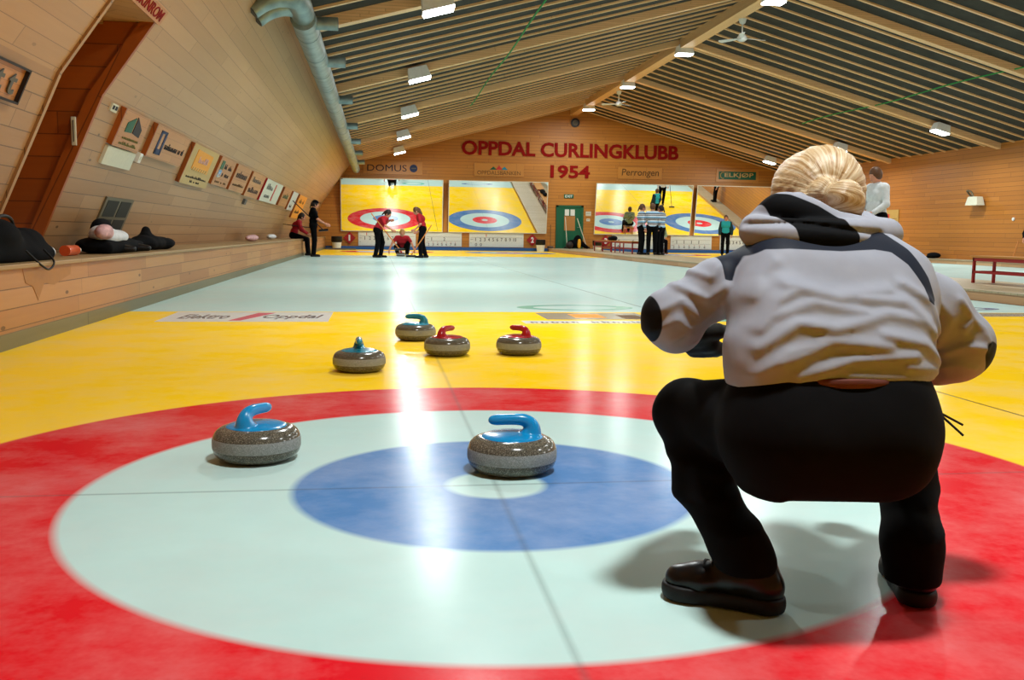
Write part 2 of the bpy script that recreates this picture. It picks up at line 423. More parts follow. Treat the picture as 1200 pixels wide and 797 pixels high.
def vox(name, prims, mat, parent=None, h=.013, k=.03, fn=None, attr=None, relax=1):
    f = Field(prims, h, k)
    if fn: f.apply(fn)
    return f.mesh(name, mat, parent, attr=attr, relax=relax)
def noise3(X, Y, Z, f, seed):
    r = np.random.RandomState(seed); out = 0
    for i in range(5):
        d = r.randn(3); d /= np.linalg.norm(d); w = r.uniform(.7, 1.6)*f; ph = r.uniform(0, 6.28)
        out = out+np.sin(w*(X*d[0]+Y*d[1]+Z*d[2])+ph+1.3*np.sin(w*.6*(X*d[1]+Y*d[2]+Z*d[0])+ph))
    return out/5
# ================================================================== the hall
Y0, Y1 = -6.4, 39.5
XR, ZR, SL = 8.36, 6.4, .268
XL, XW = -1.5, 18.4
def zc(x): return ZR-SL*abs(x-XR)
FOOT, FOLD, TOP = (-3.42, .53), (-2.79, 1.95), (XL, zc(XL))
def struct(o): o['kind'] = 'structure'; return o
# floor slab and the four sheets of ice
struct(G().box(-3.42, XW, Y0, Y1, -.25, -.06).build('floor', 'slate'))
for i, (a, b, c0) in enumerate(SHEETS):
    struct(G().box(a+(.008 if i else 0), b-.008, Y0, 38.95, -.05, 0).build('floor_ice_sheet', 'ice_%d' % i))
gs = G(); gs.box(2.44, 2.46, Y0, 38.95, -.05, -.002); gs.box(13.74, 13.76, Y0, 38.95, -.05, -.002)
struct(gs.build('floor_divider', 'black_plastic'))
# gable walls
def gable(y):
    return [(FOOT[0], y, -.06), (FOOT[0], y, FOOT[1]), (FOLD[0], y, FOLD[1]), (TOP[0], y, TOP[1]), (XR, y, ZR), (XW, y, zc(XW)), (XW, y, -.06)]
g1 = G(); g1.prism(gable(Y1), (0, .2, 0)); struct(g1.build('wall_far', 'gable_pine', U=(1, 0, 0)))
g1 = G(); g1.prism(gable(Y0-.2), (0, .2, 0)); struct(g1.build('wall_back', 'gable_pine', U=(1, 0, 0)))
g1 = G(); g1.box(XW, XW+.2, Y0, Y1, -.06, zc(XW)); struct(g1.build('wall_right', 'right_pine'))
# left wall with a recess
NY0, NY1, NZ = 5.06, 6.28, 2.6
kx = (FOLD[0]-FOOT[0])/(FOLD[1]-FOOT[1]); kx2 = (TOP[0]-FOLD[0])/(TOP[1]-FOLD[1])
def xw(z): return FOLD[0]-(FOLD[1]-z)*kx if z < FOLD[1] else FOLD[0]+(z-FOLD[1])*kx2
def wl(g, y0, y1, z0, z1):
    a = [(xw(z0), y0, z0), (xw(z0), y1, z0), (xw(z1), y1, z1), (xw(z1), y0, z1)]
    g.hexa(a, [(p[0]-.12, p[1], p[2]+.03) for p in a])
g1 = G(); wl(g1, Y0, NY0, FOOT[1]-.03, FOLD[1]); wl(g1, NY1, Y1, FOOT[1]-.03, FOLD[1])
wlow = struct(g1.build('wall_left', 'wall_pine_low'))
g1 = G(); wl(g1, Y0, NY0, FOLD[1], TOP[1]); wl(g1, NY1, Y1, FOLD[1], TOP[1]); wl(g1, NY0, NY1, NZ, TOP[1])
struct(g1.build('wall_left_upper', 'wall_pine'))
# recess: reveals, back, top, casing
D = -3.95
def reveal(y, t): 
    pts = [(D, y, FOOT[1]), (xw(FOOT[1]), y, FOOT[1]), (FOLD[0], y, FOLD[1]), (xw(NZ), y, NZ), (D, y, NZ)]
    return G().prism(pts, (0, t, 0))
struct(reveal(NY1-.02, .02).build('wall_recess', 'niche_stain', U=(1, 0, 0)))
struct(reveal(NY0, .02).build('wall_recess_near', 'niche_stain', U=(1, 0, 0)))
struct(G().box(D-.1, D, NY0, NY1, FOOT[1], NZ).build('wall_recess_back', 'niche_stain'))
g1 = G(); g1.box(D, xw(NZ)-.005, NY0, NY1, NZ, NZ+.02); struct(g1.build('wall_recess_top', 'wall_pine', U=(.7, .7, 0)))
g1 = G()
for x in (-3.6, -3.2, -2.8): g1.box(x, x+.03, NY0, NY1, NZ-.03, NZ)
struct(g1.build('trim_1', 'wall_pine_low'))
def casing(y, w, t, mat, name):
    g1 = G()
    for z0, z1 in ((FOOT[1], FOLD[1]), (FOLD[1], NZ)):
        a = [(xw(z0)+t, y, z0), (xw(z0)+t, y+w, z0), (xw(z1)+t, y+w, z1), (xw(z1)+t, y, z1)]
        g1.hexa(a, [(p[0]-t-.1, p[1], p[2]) for p in a])
    return struct(g1.build(name, mat, U=(0, 0, 1)))
casing(NY0-.05, .055, .025, 'wall_pine_low', 'trim_2')
g1 = G()
for (a, b) in (((FOOT[0], FOOT[1]), FOLD), (FOLD, (xw(NZ), NZ))):
    q = [(a[0]-.0, NY1-.05, a[1]), (a[0]-.13, NY1-.05, a[1]), (b[0]-.13, NY1-.05, b[1]), (b[0]-.0, NY1-.05, b[1])]
    g1.prism(q, (0, .03, 0))
struct(g1.build('trim_3', 'niche_stain', U=(.5, 0, 1)))
# small things in the recess
t = tag(G().box(-3.06, -3.02, NY1-.075, NY1-.05, 1.50, 1.75).build('thermometer', 'off_white', bevel=.004), 'narrow pale strip fixed to the brown side of the wall recess', 'thermometer')
G().box(-3.045, -3.035, NY1-.079, NY1-.075, 1.53, 1.72).build('scale_tube', 'sign_grey', t)
# sign over the recess
upU = np.array([kx2, 0, 1.]); upU /= np.linalg.norm(upU)
upL = np.array([kx, 0, 1.]); upL /= np.linalg.norm(upL)
nL = np.cross((0, 1, 0), upL); nU = np.cross((0, 1, 0), upU)
O = np.array([xw(NZ), 5.02, NZ])+upU*.0+nU*.0
g1 = G(); q = [O, O+np.array([0, 1.28, 0]), O+np.array([0, 1.28, 0])+upU*.15, O+upU*.15]; g1.prism(q, nU*.03)
t = tag(g1.build('lintel_sign', 'sign_pine'), 'board with red capital letters above the wall recess', 'sign')
text_mesh('lettering', 'MASKINROM', 1.1, .1, 'letter_red', (O+np.array([0, .1, 0])+upU*.025+nU*.031, (0, 1, 0), upU), t, bold=.015)
# ceiling
def slope(x0, x1, dz0, dz1):
    """cross-section of a strip hung under the roof plane from x0 to x1"""
    return [(x0, 0, zc(x0)-dz0), (x1, 0, zc(x1)-dz0), (x1, 0, zc(x1)-dz1), (x0, 0, zc(x0)-dz1)]
beamY = [17.8+6.22*k for k in range(-3, 4)]
for side, (xa, xb) in (('left', (XL, XR)), ('right', (XR, XW))):
    g1 = G(); g1.prism([(x, Y0, z) for x, y, z in slope(xa, xb, 0, -.15)], (0, Y1-Y0, 0))
    c = struct(g1.build('ceiling_'+side, 'slate'))
    g1 = G()
    y = Y0+.3
    for by in beamY:
        for k in range(1, 9):
            yy = by+k*6.22/9
            if yy < Y1-.1: g1.prism([(x, yy-.03, z) for x, _, z in slope(xa, xb, 0, .038)], (0, .075, 0))
    for k in range(1, 8): g1.prism([(x, beamY[0]-k*.69-.03, z) for x, _, z in slope(xa, xb, 0, .038)], (0, .075, 0))
    b = struct(g1.build('ceiling_batten', 'batten_pine', c, U=(1, 0, 0)))
    for by in beamY:
        g1 = G(); g1.prism([(x, by-.09, z) for x, _, z in slope(xa, xb, 0, .17)], (0, .20, 0))
        struct(g1.build('ceiling_beam', 'glulam', U=(1, 0, 0)))
g1 = G(); g1.prism([(XR-.17, Y0, zc(XR-.17)), (XR+.17, Y0, zc(XR+.17)), (XR+.17, Y0, ZR-.3), (XR-.17, Y0, ZR-.3)], (0, Y1-Y0, 0))
struct(g1.build('ceiling_ridge_beam', 'glulam'))
# ledge / bench along the left wall
b = thing('wall_bench', 'long pine bench ledge running along the slanted left wall', 'bench')
G().box(-3.42, -2.63, Y0, 39.45, .5, .53).build('seat_top', 'bench_top_pine', b, bevel=.005)
G().box(-2.70, -2.66, Y0, 39.45, .10, .5).build('front_panel', 'bench_pine', b)
G().box(-2.72, -2.65, Y0, 39.45, .0, .10).build('base_board', 'base_board', b)
g1 = G(); g1.prism([(-2.6585, 3.75, .5), (-2.6585, 4.75, .5), (-2.6585, 4.72, .42), (-2.6585, 4.35, .36), (-2.6585, 4.15, .385), (-2.6585, 4.02, .27), (-2.6585, 3.93, .37), (-2.6585, 3.8, .4)], (.0015, 0, 0))
g1.build('water_stain', 'stain', b)
# raised walkways
def walkway(x0, x1, y1=39.45, name='platform'):
    g1 = G(); g1.box(x0, x1, Y0, y1, -.06, .115); o = struct(g1.build(name, 'platform_pine'))
    g2 = G(); g2.box(x0-.02, x1+.02 if x1 < 18 else x1, Y0, y1, .115, .14); struct(g2.build(name+'_deck', 'platform_top', U=(1, 0, 0)))
walkway(7.2, 9.1, name='floor_walkway'); walkway(17.75, 18.4, name='floor_side_walkway')
# blue bumpers at the far end
for a, b_ in ((-2.62, 7.18), (9.12, 17.72)):
    t = tag(G().box(a, b_, 38.95, 39.12, -.05, .14).build('bumper_board', 'blue_paint', bevel=.01),
            'low blue bumper board behind the far %s sheets, %s' % (('left-hand', 'left of the green door') if a < 0 else ('right-hand', 'right of the green door')), 'bumper')
# ------------------------------------------------------------------ mirrors
TH = math.radians(8.7)
mz0, ml = .82, 2.235/math.cos(TH)
mir = [(-1.94, 2.46, 'leftmost tilted mirror, reflecting a house with a red outer ring, behind the sweepers'),
       (2.76, 7.15, 'tilted mirror left of the green door, reflecting a blue-ringed house'),
       (9.40, 13.88, 'tilted mirror just right of the green door, behind the striped jerseys'),
       (14.12, 18.2, 'rightmost tilted mirror, partly behind the crouching woman')]
for a, b_, lab in mir:
    up = np.array([0, -math.sin(TH), math.cos(TH)]); nn = np.array([0, -math.cos(TH), -math.sin(TH)])
    O = np.array([0, 39.42, mz0]); X = np.array([1., 0, 0])
    t = thing('tilted_mirror', lab, 'mirror', group=None)
    q = [O+X*a, O+X*b_, O+X*b_+up*ml, O+X*a+up*ml]
    g1 = G(); g1.prism(q, nn*.01); g1.build('mirror_pane', 'mirror', t)
    g1 = G()
    for (u0, u1, v0, v1) in ((a-.03, b_+.03, -.03, .0), (a-.03, b_+.03, ml, ml+.03), (a-.03, a, 0, ml), (b_, b_+.03, 0, ml)):
        g1.prism([O+X*u0+up*v0, O+X*u1+up*v0, O+X*u1+up*v1, O+X*u0+up*v1], nn*.02)
    g1.prism([O+X*a+up*0-nn*.012, O+X*b_-nn*.012, O+X*b_+up*ml-nn*.012, O+X*a+up*ml-nn*.012], nn*.01)
    g1.build('mirror_frame', 'off_white', t)
# ------------------------------------------------------------------ lettering and signs on the gable
FY = 39.5
def gframe(x, z, y=FY): return ((x, y, z), (1, 0, 0), (0, 0, 1))
t = tag(text_mesh('wall_lettering', 'OPPDAL CURLINGKLUBB', 9.95, .64, 'letter_red', gframe(3.32, 4.22), bold=.03, extrude=.04), 'long line of big red capital letters across the far wall', 'lettering')
t = tag(text_mesh('wall_lettering', '1954', 1.82, .58, 'letter_red', gframe(7.33, 3.29), bold=.03, extrude=.04), 'big red year number below the long red lettering', 'lettering')
def board(name, x0, x1, z0, z1, mat, lab, cat='sign', y=FY, th=.04, group=None):
    return tag(G().box(x0, x1, y-th, y, z0, z1).build(name, mat, U=(1, 0, 0), bevel=.006), lab, cat, group)
t = board('sign_board', -1.0, 1.6, 3.29, 3.86, 'sign_gable', 'pale wooden sign with dark serif word and round emblem, top left of the far wall')
text_mesh('lettering', 'DOMUS', 1.72, .28, 'sign_dark', gframe(-.82, 3.43, FY-.04), t)
g1 = G(); g1.tube([(1.2, FY-.04, 3.57), (1.2, FY-.055, 3.57)], .17, 24); g1.build('emblem', 'sign_navy', t)
G().box(1.1, 1.32, FY-.06, FY-.055, 3.55, 3.6).build('emblem_bar', 'sign_grey', t)
t = board('sign_board', 3.88, 6.12, 3.3, 3.88, 'sign_gable', 'wooden sign with three coloured peaks over thin lettering, below the long red letters')
text_mesh('lettering', 'OPPDALSBANKEN', 1.95, .17, 'sign_brown', gframe(4.02, 3.38, FY-.04), t)
for dx, m_ in ((-.26, 'sign_green'), (0, 'mark_red'), (.24, 'handle_teal')):
    G().prism([(5.0+dx-.16, FY-.04, 3.6), (5.0+dx+.16, FY-.04, 3.6), (5.0+dx, FY-.04, 3.74+(.06 if dx == 0 else 0))], (0, -.008, 0)).build('peak', m_, t)
t = board('sign_board', 10.45, 12.52, 3.32, 3.86, 'sign_gable', 'wooden sign with one dark old-style word, right of the red year number')
text_mesh('lettering', 'Perrongen', 1.75, .4, 'sign_brown', gframe(10.62, 3.38, FY-.04), t, bold=.012, shear=.1)
t = board('sign_board', 15.1, 17.15, 3.28, 3.86, 'sign_gable', 'wooden sign with a green panel and pale capitals, top right of the far wall')
G().box(15.22, 17.02, FY-.05, FY-.04, 3.4, 3.76).build('green_panel', 'sign_green', t)
text_mesh('lettering', 'ELKJØP', 1.4, .25, 'sign_pale', gframe(15.5, 3.455, FY-.05), t, bold=.015)
g1 = G(); g1.tube([(15.42+.12*math.cos(a), FY-.054, 3.58+.14*math.sin(a)) for a in np.linspace(1.2, 5.1, 12)], .018, 6); g1.build('emblem', 'sign_pale', t)
# clock
t = thing('round_loudspeaker', 'round black loudspeaker disc high under the ridge of the far wall', 'loudspeaker')
g1 = G(); g1.tube([(8.42, FY, 5.76), (8.42, FY-.08, 5.76)], .2, 28); g1.build('housing', 'black_plastic', t)
g1 = G(); g1.tube([(8.42, FY-.08, 5.76), (8.42, FY-.1, 5.76)], [.13, .06], 24); g1.build('cone', 'sign_grey', t)
# exit sign, door
t = board('exit_sign', 7.98, 8.42, 2.4, 2.58, 'green_paint', 'small green sign with pale letters above the green door', y=FY, th=.03)
text_mesh('lettering', 'EXIT', .34, .11, 'board_white', gframe(8.03, 2.435, FY-.03), t, bold=.02)
t = struct(empty('door_1'))
struct(G().box(7.72, 8.78, FY-.05, FY, .14, 2.0).build('door_leaf', 'green_paint', t, bevel=.004))
g1 = G(); g1.box(7.62, 7.72, FY-.08, FY, .14, 2.08); g1.box(8.78, 8.88, FY-.08, FY, .14, 2.08); g1.box(7.62, 8.88, FY-.08, FY, 2.0, 2.08)
struct(g1.build('door_frame', 'sign_green', t))
G().box(8.0, 8.5, FY-.06, FY-.05, .95, 1.6).build('notice_panel', 'brick_papers', t)
for a in (8.02, 8.28): G().box(a, a+.2, FY-.065, FY-.05, 1.62, 1.9).build('window_pane', 'board_white', t)
g1 = G(); g1.tube([(8.7, FY-.05, 1.1), (8.7, FY-.1, 1.1), (8.6, FY-.1, 1.1)], .012, 8); g1.build('door_handle', 'galvanised', t)
# papers by the door
for k, (a, b_, c, d) in enumerate(((9.0, 9.25, 1.62, 1.82), (9.03, 9.2, 1.38, 1.5))):
    t = board('notice_paper', a, b_, c, d, 'off_white', ('pale notice beside the far mirror, the upper of two', 'small pale notice beside the far mirror, the lower of two')[k], 'notice', th=.012)
    marks('print', (b_-a)*.7, .03, 'sign_dark', gframe(a+.03, (c+d)/2, FY-.012), t, 4)
# scoreboards under the mirrors
def scoreboard(x0, x1, lab, digits=None, row2=None, red=None, style=0, y=39.5):
    t = board('score_board', x0, x1, .16, .78, 'board_white', lab, 'scoreboard', y=y, group=None)
    f = y-.04; w = x1-x0
    g1 = G()
    for z in ((.58,) if style == 0 else (.58, .40)): g1.box(x0+.06, x1-.06, f-.003, f, z, z+.008)
    g1.box(x0+.05, x0+.17, f-.003, f, .49, .505); g1.box(x0+.05, x0+.11, f-.003, f, .33, .345)
    g1.build('rule_line', 'sign_grey', t)
    if digits:
        n = len(digits); st = (w-.55)/n
        for i, s in enumerate(digits):
            text_mesh('numeral', s, .085 if len(s) == 1 and s != '1' else (.03 if s == '1' else .14), .15, 'sign_grey', gframe(x0+.27+i*st, .42, f), t, bold=.01)
    if style == 1:
        for i in range(7):
            text_mesh('numeral', str(i+2) if i < 8 else '0', .07, .11, 'sign_grey', gframe(x0+.12+i*(w-.25)/7, .2, f), t, bold=.01)
            g1 = G(); g1.box(x0+.14+i*(w-.25)/7, x0+.17+i*(w-.25)/7, f-.003, f, .335, .36); g1.build('peg_mark', 'mark_red', t)
    if row2:
        for i, s in enumerate(row2): text_mesh('numeral', s, .09, .14, 'sign_grey', gframe(x0+.26+i*.22, .2, f), t, bold=.01)
    if red is not None: G().box(x0+red, x0+red+.03, f-.006, f, .62, .74).build('end_marker', 'mark_red', t)
    return t
scoreboard(-1.22, 1.3, 'white scoreboard behind the two left sweepers', '1 2 3 4 5 6 7 8 9 10'.split(), None, .35)
scoreboard(1.72, 3.35, 'white scoreboard with small numerals between the sweepers and the second mirror', ['', '1', '2'][1:], None, None, 1)
scoreboard(3.69, 6.15, 'white scoreboard with a full row of numerals, left of red diamond two', '1 2 3 4 5 6 7 8 9 10'.split(), ['0', '0'], .75)
scoreboard(10.25, 12.8, 'white scoreboard behind the three striped jerseys', ['8', '4', '2'], ['6'], None)
scoreboard(13.03, 15.0, 'white scoreboard with small numerals right of the striped jerseys', ['1', '1', '1', '1'], None, None, 1)
scoreboard(15.4, 17.6, 'white scoreboard behind the person in the teal top', '1 2 3 4 5 6 7 8 9 10'.split(), None, None)
# lane number diamonds
for x, s, lab in ((-1.6, '1', 'red diamond with a white one, left of the sweepers'), (6.55, '2', 'red diamond with a white two, left of the green door'), (9.95, '3', 'red diamond partly behind the small red table, right of the green door')):
    r = .27; z = .5
    t = tag(G().prism([(x-r, FY, z), (x, FY, z-r), (x+r, FY, z), (x, FY, z+r)], (0, -.07, 0)).build('lane_marker', 'red_paint', U=None), lab, 'lane marker')
    text_mesh('numeral', s, .13 if s != '1' else .07, .26, 'white_paint', gframe(x-(.065 if s != '1' else .04), z-.13, FY-.07), t, bold=.04)
# wooden post between mirrors (uprights of the wall)
for x in (2.5, 13.95):
    struct(G().box(x-.05, x+.2, FY-.06, FY, .8, 3.1).build('trim_4', 'gable_pine', U=(0, 0, 1)))
# ------------------------------------------------------------------ signs on the left wall
def lpt(y, z): return np.array([xw(z), y, z])
def lsign(y0, y1, z0, z1, mat, lab, th=.05, edge='niche_stain'):
    q = [lpt(y0, z0), lpt(y1, z0), lpt(y1, z1), lpt(y0, z1)]
    t = tag(G().prism(q, nL*th).build('advert_board', mat), lab, 'sign')
    if edge: G().prism([p+np.array([0, -.035 if i in (0, 3) else 0, 0]) for i, p in enumerate([lpt(y0, z0), lpt(y0, z0), lpt(y0, z1), lpt(y0, z1)])], nL*(th+.004)).build('side_edge', edge, t)
    return t
def lf(y, z, th=.052): return (lpt(y, z)+nL*th, (0, 1, 0), upL)
def lpoly(pts, name, mat, t, th=.05, ex=.006): G().prism([lpt(y, z)+nL*th for y, z in pts], nL*ex).build(name, mat, t)
t = lsign(6.92, 7.88, 1.59, 1.94, 'sign_pine', 'wooden advert board with a dark green roof-shaped emblem, nearest the recess')
lpoly([(7.12, 1.74), (7.12, 1.83), (7.36, 1.9), (7.36, 1.75)], 'emblem', 'sign_green', t)
lpoly([(7.40, 1.75), (7.40, 1.91), (7.68, 1.81), (7.68, 1.73)], 'emblem', 'sign_dark', t)
marks('lettering', .62, .035, 'olive', lf(7.12, 1.675), t, 10, seed=2); marks('lettering', .66, .035, 'olive', lf(7.08, 1.62), t, 11, seed=3)
t = lsign(8.25, 10.05, 1.59, 1.94, 'sign_pine', 'long wooden advert board with a narrow blue frame emblem and dark script')
for pts in ([(8.5, 1.64), (8.58, 1.64), (8.58, 1.9), (8.5, 1.9)], [(8.72, 1.64), (8.8, 1.64), (8.8, 1.9), (8.72, 1.9)], [(8.5, 1.64), (8.8, 1.64), (8.8, 1.70), (8.5, 1.70)], [(8.5, 1.87), (8.8, 1.87), (8.8, 1.9), (8.5, 1.9)]):
    lpoly(pts, 'emblem', 'sign_navy', t)
marks('lettering', 1.05, .08, 'sign_dark', lf(8.88, 1.72), t, 17, seed=5)
t = lsign(10.4, 12.35, 1.41, 1.93, 'sign_pale', 'pale square advert board with an orange patterned emblem')
lpoly([(10.75, 1.62), (11.95, 1.6), (11.95, 1.86), (10.75, 1.88)], 'emblem', 'orange_paint', t)
for k in range(7): lpoly([(10.8+k*.16, 1.605), (10.86+k*.16, 1.605), (10.9+k*.16, 1.65), (10.84+k*.16, 1.65)], 'emblem_stripe', 'sign_pale', t, .056)
marks('emblem_word', .7, .09, 'pink_cloth', lf(11.0, 1.72, .057), t, 5, seed=8)
marks('lettering', 1.5, .04, 'sign_dark', lf(10.62, 1.50), t, 14, seed=9); marks('lettering', .7, .035, 'sign_dark', lf(11.0, 1.445), t, 8, seed=10)
t = lsign(12.62, 14.1, 1.5, 1.93, 'sign_pine', 'small wooden advert board with a blue mark and two dark words')
lpoly([(12.8, 1.62), (13.05, 1.62), (13.05, 1.74), (12.8, 1.74)], 'emblem', 'handle_blue', t); lpoly([(12.8, 1.75), (13.05, 1.75), (13.05, 1.88), (12.8, 1.88)], 'emblem', 'sign_green', t)
marks('lettering', .75, .08, 'sign_dark', lf(13.15, 1.77), t, 6, seed=11); marks('lettering', .7, .08, 'sign_dark', lf(13.15, 1.65), t, 5, seed=12); marks('lettering', 1.1, .05, 'sign_brown', lf(12.8, 1.54), t, 8, seed=13)
t = lsign(14.35, 16.1, 1.49, 1.93, 'sign_pine', 'wooden advert board with one dark word over a faded line, fifth from the recess')
marks('lettering', 1.3, .13, 'sign_dark', lf(14.55, 1.72), t, 7, seed=14); marks('lettering', 1.3, .05, 'sign_brown', lf(14.55, 1.58), t, 12, seed=15)
t = lsign(16.38, 18.4, 1.46, 1.93, 'sign_pine', 'wooden advert board with a grey word above a darker word, sixth from the recess')
marks('lettering', 1.3, .11, 'sign_grey', lf(16.7, 1.75), t, 6, seed=16); marks('lettering', 1.5, .12, 'sign_dark', lf(16.6, 1.55), t, 8, seed=17)
t = lsign(18.75, 22.2, 1.45, 1.93, 'off_white', 'long cream advert board with two red upright bars', edge='red_paint')
lpoly([(20.7, 1.5), (20.9, 1.5), (20.9, 1.88), (20.7, 1.88)], 'red_bar', 'mark_red', t)
marks('lettering', 1.2, .14, 'sign_grey', lf(19.2, 1.72), t, 5, seed=18); marks('lettering', 1.0, .1, 'sign_grey', lf(19.3, 1.54), t, 5, seed=19)
t = lsign(22.75, 24.8, 1.45, 1.92, 'sign_pine', 'wooden advert board with a grey-green emblem, just beyond the red-barred board')
marks('lettering', 1.3, .16, 'sign_green', lf(23.1, 1.66), t, 5, seed=20)
t = lsign(25.3, 27.0, 1.4, 1.92, 'board_white', 'pinkish white advert board with a small grey mark, just before the orange one')
marks('lettering', .6, .09, 'sign_dark', lf(25.7, 1.48), t, 4, seed=21)
t = lsign(27.6, 30.6, 1.2, 1.92, 'orange_paint', 'farthest advert board on the left wall, orange with dark marks')
marks('lettering', 1.6, .12, 'sign_dark', lf(28.0, 1.36), t, 6, seed=22); marks('lettering', 1.8, .14, 'sign_brown', lf(28.2, 1.68), t, 6, seed=23)
t = lsign(6.9, 7.95, 1.40, 1.575, 'off_white', 'blank cream strip under the advert board nearest the recess', .03, None)
t = tag(G().prism([lpt(8.05, 1.5), lpt(8.16, 1.5), lpt(8.16, 1.6), lpt(8.05, 1.6)], nL*.05).build('wall_switch', 'white_paint', bevel=.004), 'small white switch box right of the cream strip on the left wall', 'switch')
lpoly([(8.08, 1.53), (8.13, 1.53), (8.13, 1.57), (8.08, 1.57)], 'rocker', 'off_white', t, .05)
t = tag(G().prism([lpt(6.55, 1.86), lpt(6.75, 1.86), lpt(6.75, 1.93), lpt(6.55, 1.93)], nL*.02).build('wall_socket', 'off_white'), 'tiny socket with two dark holes between recess and first advert board', 'socket')
for y in (6.58, 6.67): lpoly([(y, 1.88), (y+.05, 1.88), (y+.05, 1.915), (y, 1.915)], 'socket_hole', 'sign_dark', t, .02)
t = tag(G().prism([lpt(16.9, 1.3), lpt(17.15, 1.3), lpt(17.15, 1.4), lpt(16.9, 1.4)], nL*.05).build('thermostat', 'sign_grey'), 'tiny dark box on the left wall below the sixth advert board', 'thermostat')
# the near sign at the frame's left edge
t = lsign(2.6, 4.42, 1.655, 1.875, 'sign_pine', 'dark framed wooden sign cut by the left edge of the view', .02, None)
for pts in ([(2.6, 1.645), (4.44, 1.645), (4.44, 1.66), (2.6, 1.66)], [(2.6, 1.87), (4.44, 1.87), (4.44, 1.885), (2.6, 1.885)], [(4.42, 1.645), (4.44, 1.645), (4.44, 1.885), (4.42, 1.885)]):
    lpoly(pts, 'frame_rail', 'sign_dark', t, .02, .03)
for yy in (3.97, 4.19): text_mesh('lettering', 't', .13, .15, 'sign_grey', lf(yy, 1.69, .024), t, bold=.02, extrude=.01)
t = text_mesh('small_lettering', 'ON', .12, .05, 'sign_dark', lf(4.04, 1.42, .004), None, bold=.01, extrude=.003); tag(t, 'tiny dark letters on the left wall below the framed sign', 'lettering')
# ventilation grille
t = thing('vent_grille', 'metal grille of four dark panes low on the left wall', 'grille')
q = lambda y0, y1, z0, z1: [lpt(y0, z0), lpt(y1, z0), lpt(y1, z1), lpt(y0, z1)]
G().prism(q(7.62, 8.72, .66, 1.1), nL*.02).build('frame', 'vent_frame', t)
for a, b_ in ((7.7, 8.13), (8.21, 8.64)):
    for c, d in ((.69, .87), (.90, 1.07)): G().prism([p+nL*.018 for p in q(a, b_, c, d)], nL*.006).build('louvre_pane', 'vent_dark', t)
# brackets / small fixings on the right wall
t = tag(G().box(XW-.03, XW, 29.4, 30.9, 1.28, 1.83).build('poster', 'sign_pale'), 'cream poster with a red picture on the right wall, beside the white-shirted man', 'poster')
G().box(XW-.036, XW-.03, 30.0, 30.75, 1.42, 1.68).build('picture', 'mark_red', t)
g1 = G(); g1.box(XW-.035, XW-.03, 29.5, 30.7, 1.36, 1.38); g1.box(XW-.035, XW-.03, 29.5, 30.0, 1.5, 1.51); g1.box(XW-.035, XW-.03, 30.2, 30.5, 1.7, 1.76); g1.build('print', 'sign_dark', t)
t = thing('wall_lamp', 'pale wall lamp with a bent arm on the right wall', 'lamp')
g1 = G(); g1.hexa([(XW-.35, 24.4, 1.85), (XW-.35, 25.0, 1.85), (XW-.08, 25.0, 1.85), (XW-.08, 24.4, 1.85)], [(XW-.3, 24.5, 2.12), (XW-.3, 24.95, 2.12), (XW-.1, 24.95, 2.12), (XW-.1, 24.5, 2.12)]); g1.build('lamp_head', 'off_white', t)
g1 = G(); g1.tube(smoothpath([(XW, 25.1, 2.05), (XW-.12, 25.2, 2.25), (XW-.2, 25.15, 2.32), (XW-.2, 24.95, 2.28), (XW-.2, 24.8, 2.1)]), .03, 8); g1.build('arm', 'vent_frame', t)
t = tag(G().lathe([(0, 0), (.05, 0), (.05, .03), (0, .04)], (0, 0, 0), 16).build('wall_socket', 'white_paint', U=None), 'tiny white knob alone on the right wall', 'socket')
t.rotation_euler = (0, -PI/2, 0); t.location = (XW, 23.1, 1.4)
# ------------------------------------------------------------------ duct
DX, DZ = -1.28, 3.42
t = thing('air_duct', 'long galvanised air duct running under the eaves of the left wall', 'duct')
g1 = G(); g1.tube([(DX, 9.6, DZ), (DX, 38.6, DZ)], .16, 24); g1.build('main_duct', 'galvanised', t, smooth=True, U=None)
for y in np.arange(10.4, 38, 1.5): G().tube([(DX, y, DZ), (DX, y+.03, DZ)], .165, 24).build('joint_ring', 'galvanised', t, smooth=True, U=None)
for y in (9.9, 12.7, 17.0, 21.8, 25.9, 30.0, 34.3):
    g1 = G(); g1.tube([(DX+.1, y, DZ+.0), (DX+.42, y, DZ+.0)], .085, 16); o = g1.build('outlet_stub', 'galvanised', t, smooth=True, U=None)
    g1 = G(); g1.tube([(DX+.421, y, DZ), (DX+.425, y, DZ)], .075, 16); g1.build('outlet_mouth', 'black_plastic', o, smooth=True, U=None)
for k, ye in enumerate((9.35, 8.9)):
    pth = smoothpath([(DX, 9.9, DZ+.02), (DX-.02, ye+.15, DZ+.08), (DX-.2, ye, DZ+.07), (DX-.38, ye-.02, DZ-.0), (DX-.52, ye-.05, DZ-.12)], 5)
    g1 = G(); g1.tube(pth, list(np.linspace(.15, .09, len(pth))), 16); o = g1.build('branch_elbow', 'galvanised', t, smooth=True, U=None)
    e = pth[-1]; dd = pth[-1]-pth[-2]; dd /= np.linalg.norm(dd)
    g1 = G(); g1.tube([e+dd*.001, e+dd*.006], .085, 16); g1.build('outlet_mouth', 'black_plastic', o, smooth=True, U=None)
# ------------------------------------------------------------------ ropes under the roof along the dividers
for x, y1, zz, side in ((2.25, 24.8, 4.38, 'left'), (14.25, 29.2, 4.72, 'right')):
    g1 = G(); pts = [(x, y, zz-.03*math.sin((y-Y0)*.9)) for y in np.arange(Y0, y1, .4)]; g1.tube(pts, .017, 6)
    t = tag(g1.build('green_cord', 'green_rope', U=None), 'thin green cord stretched under the %s roof slope' % side, 'cord')
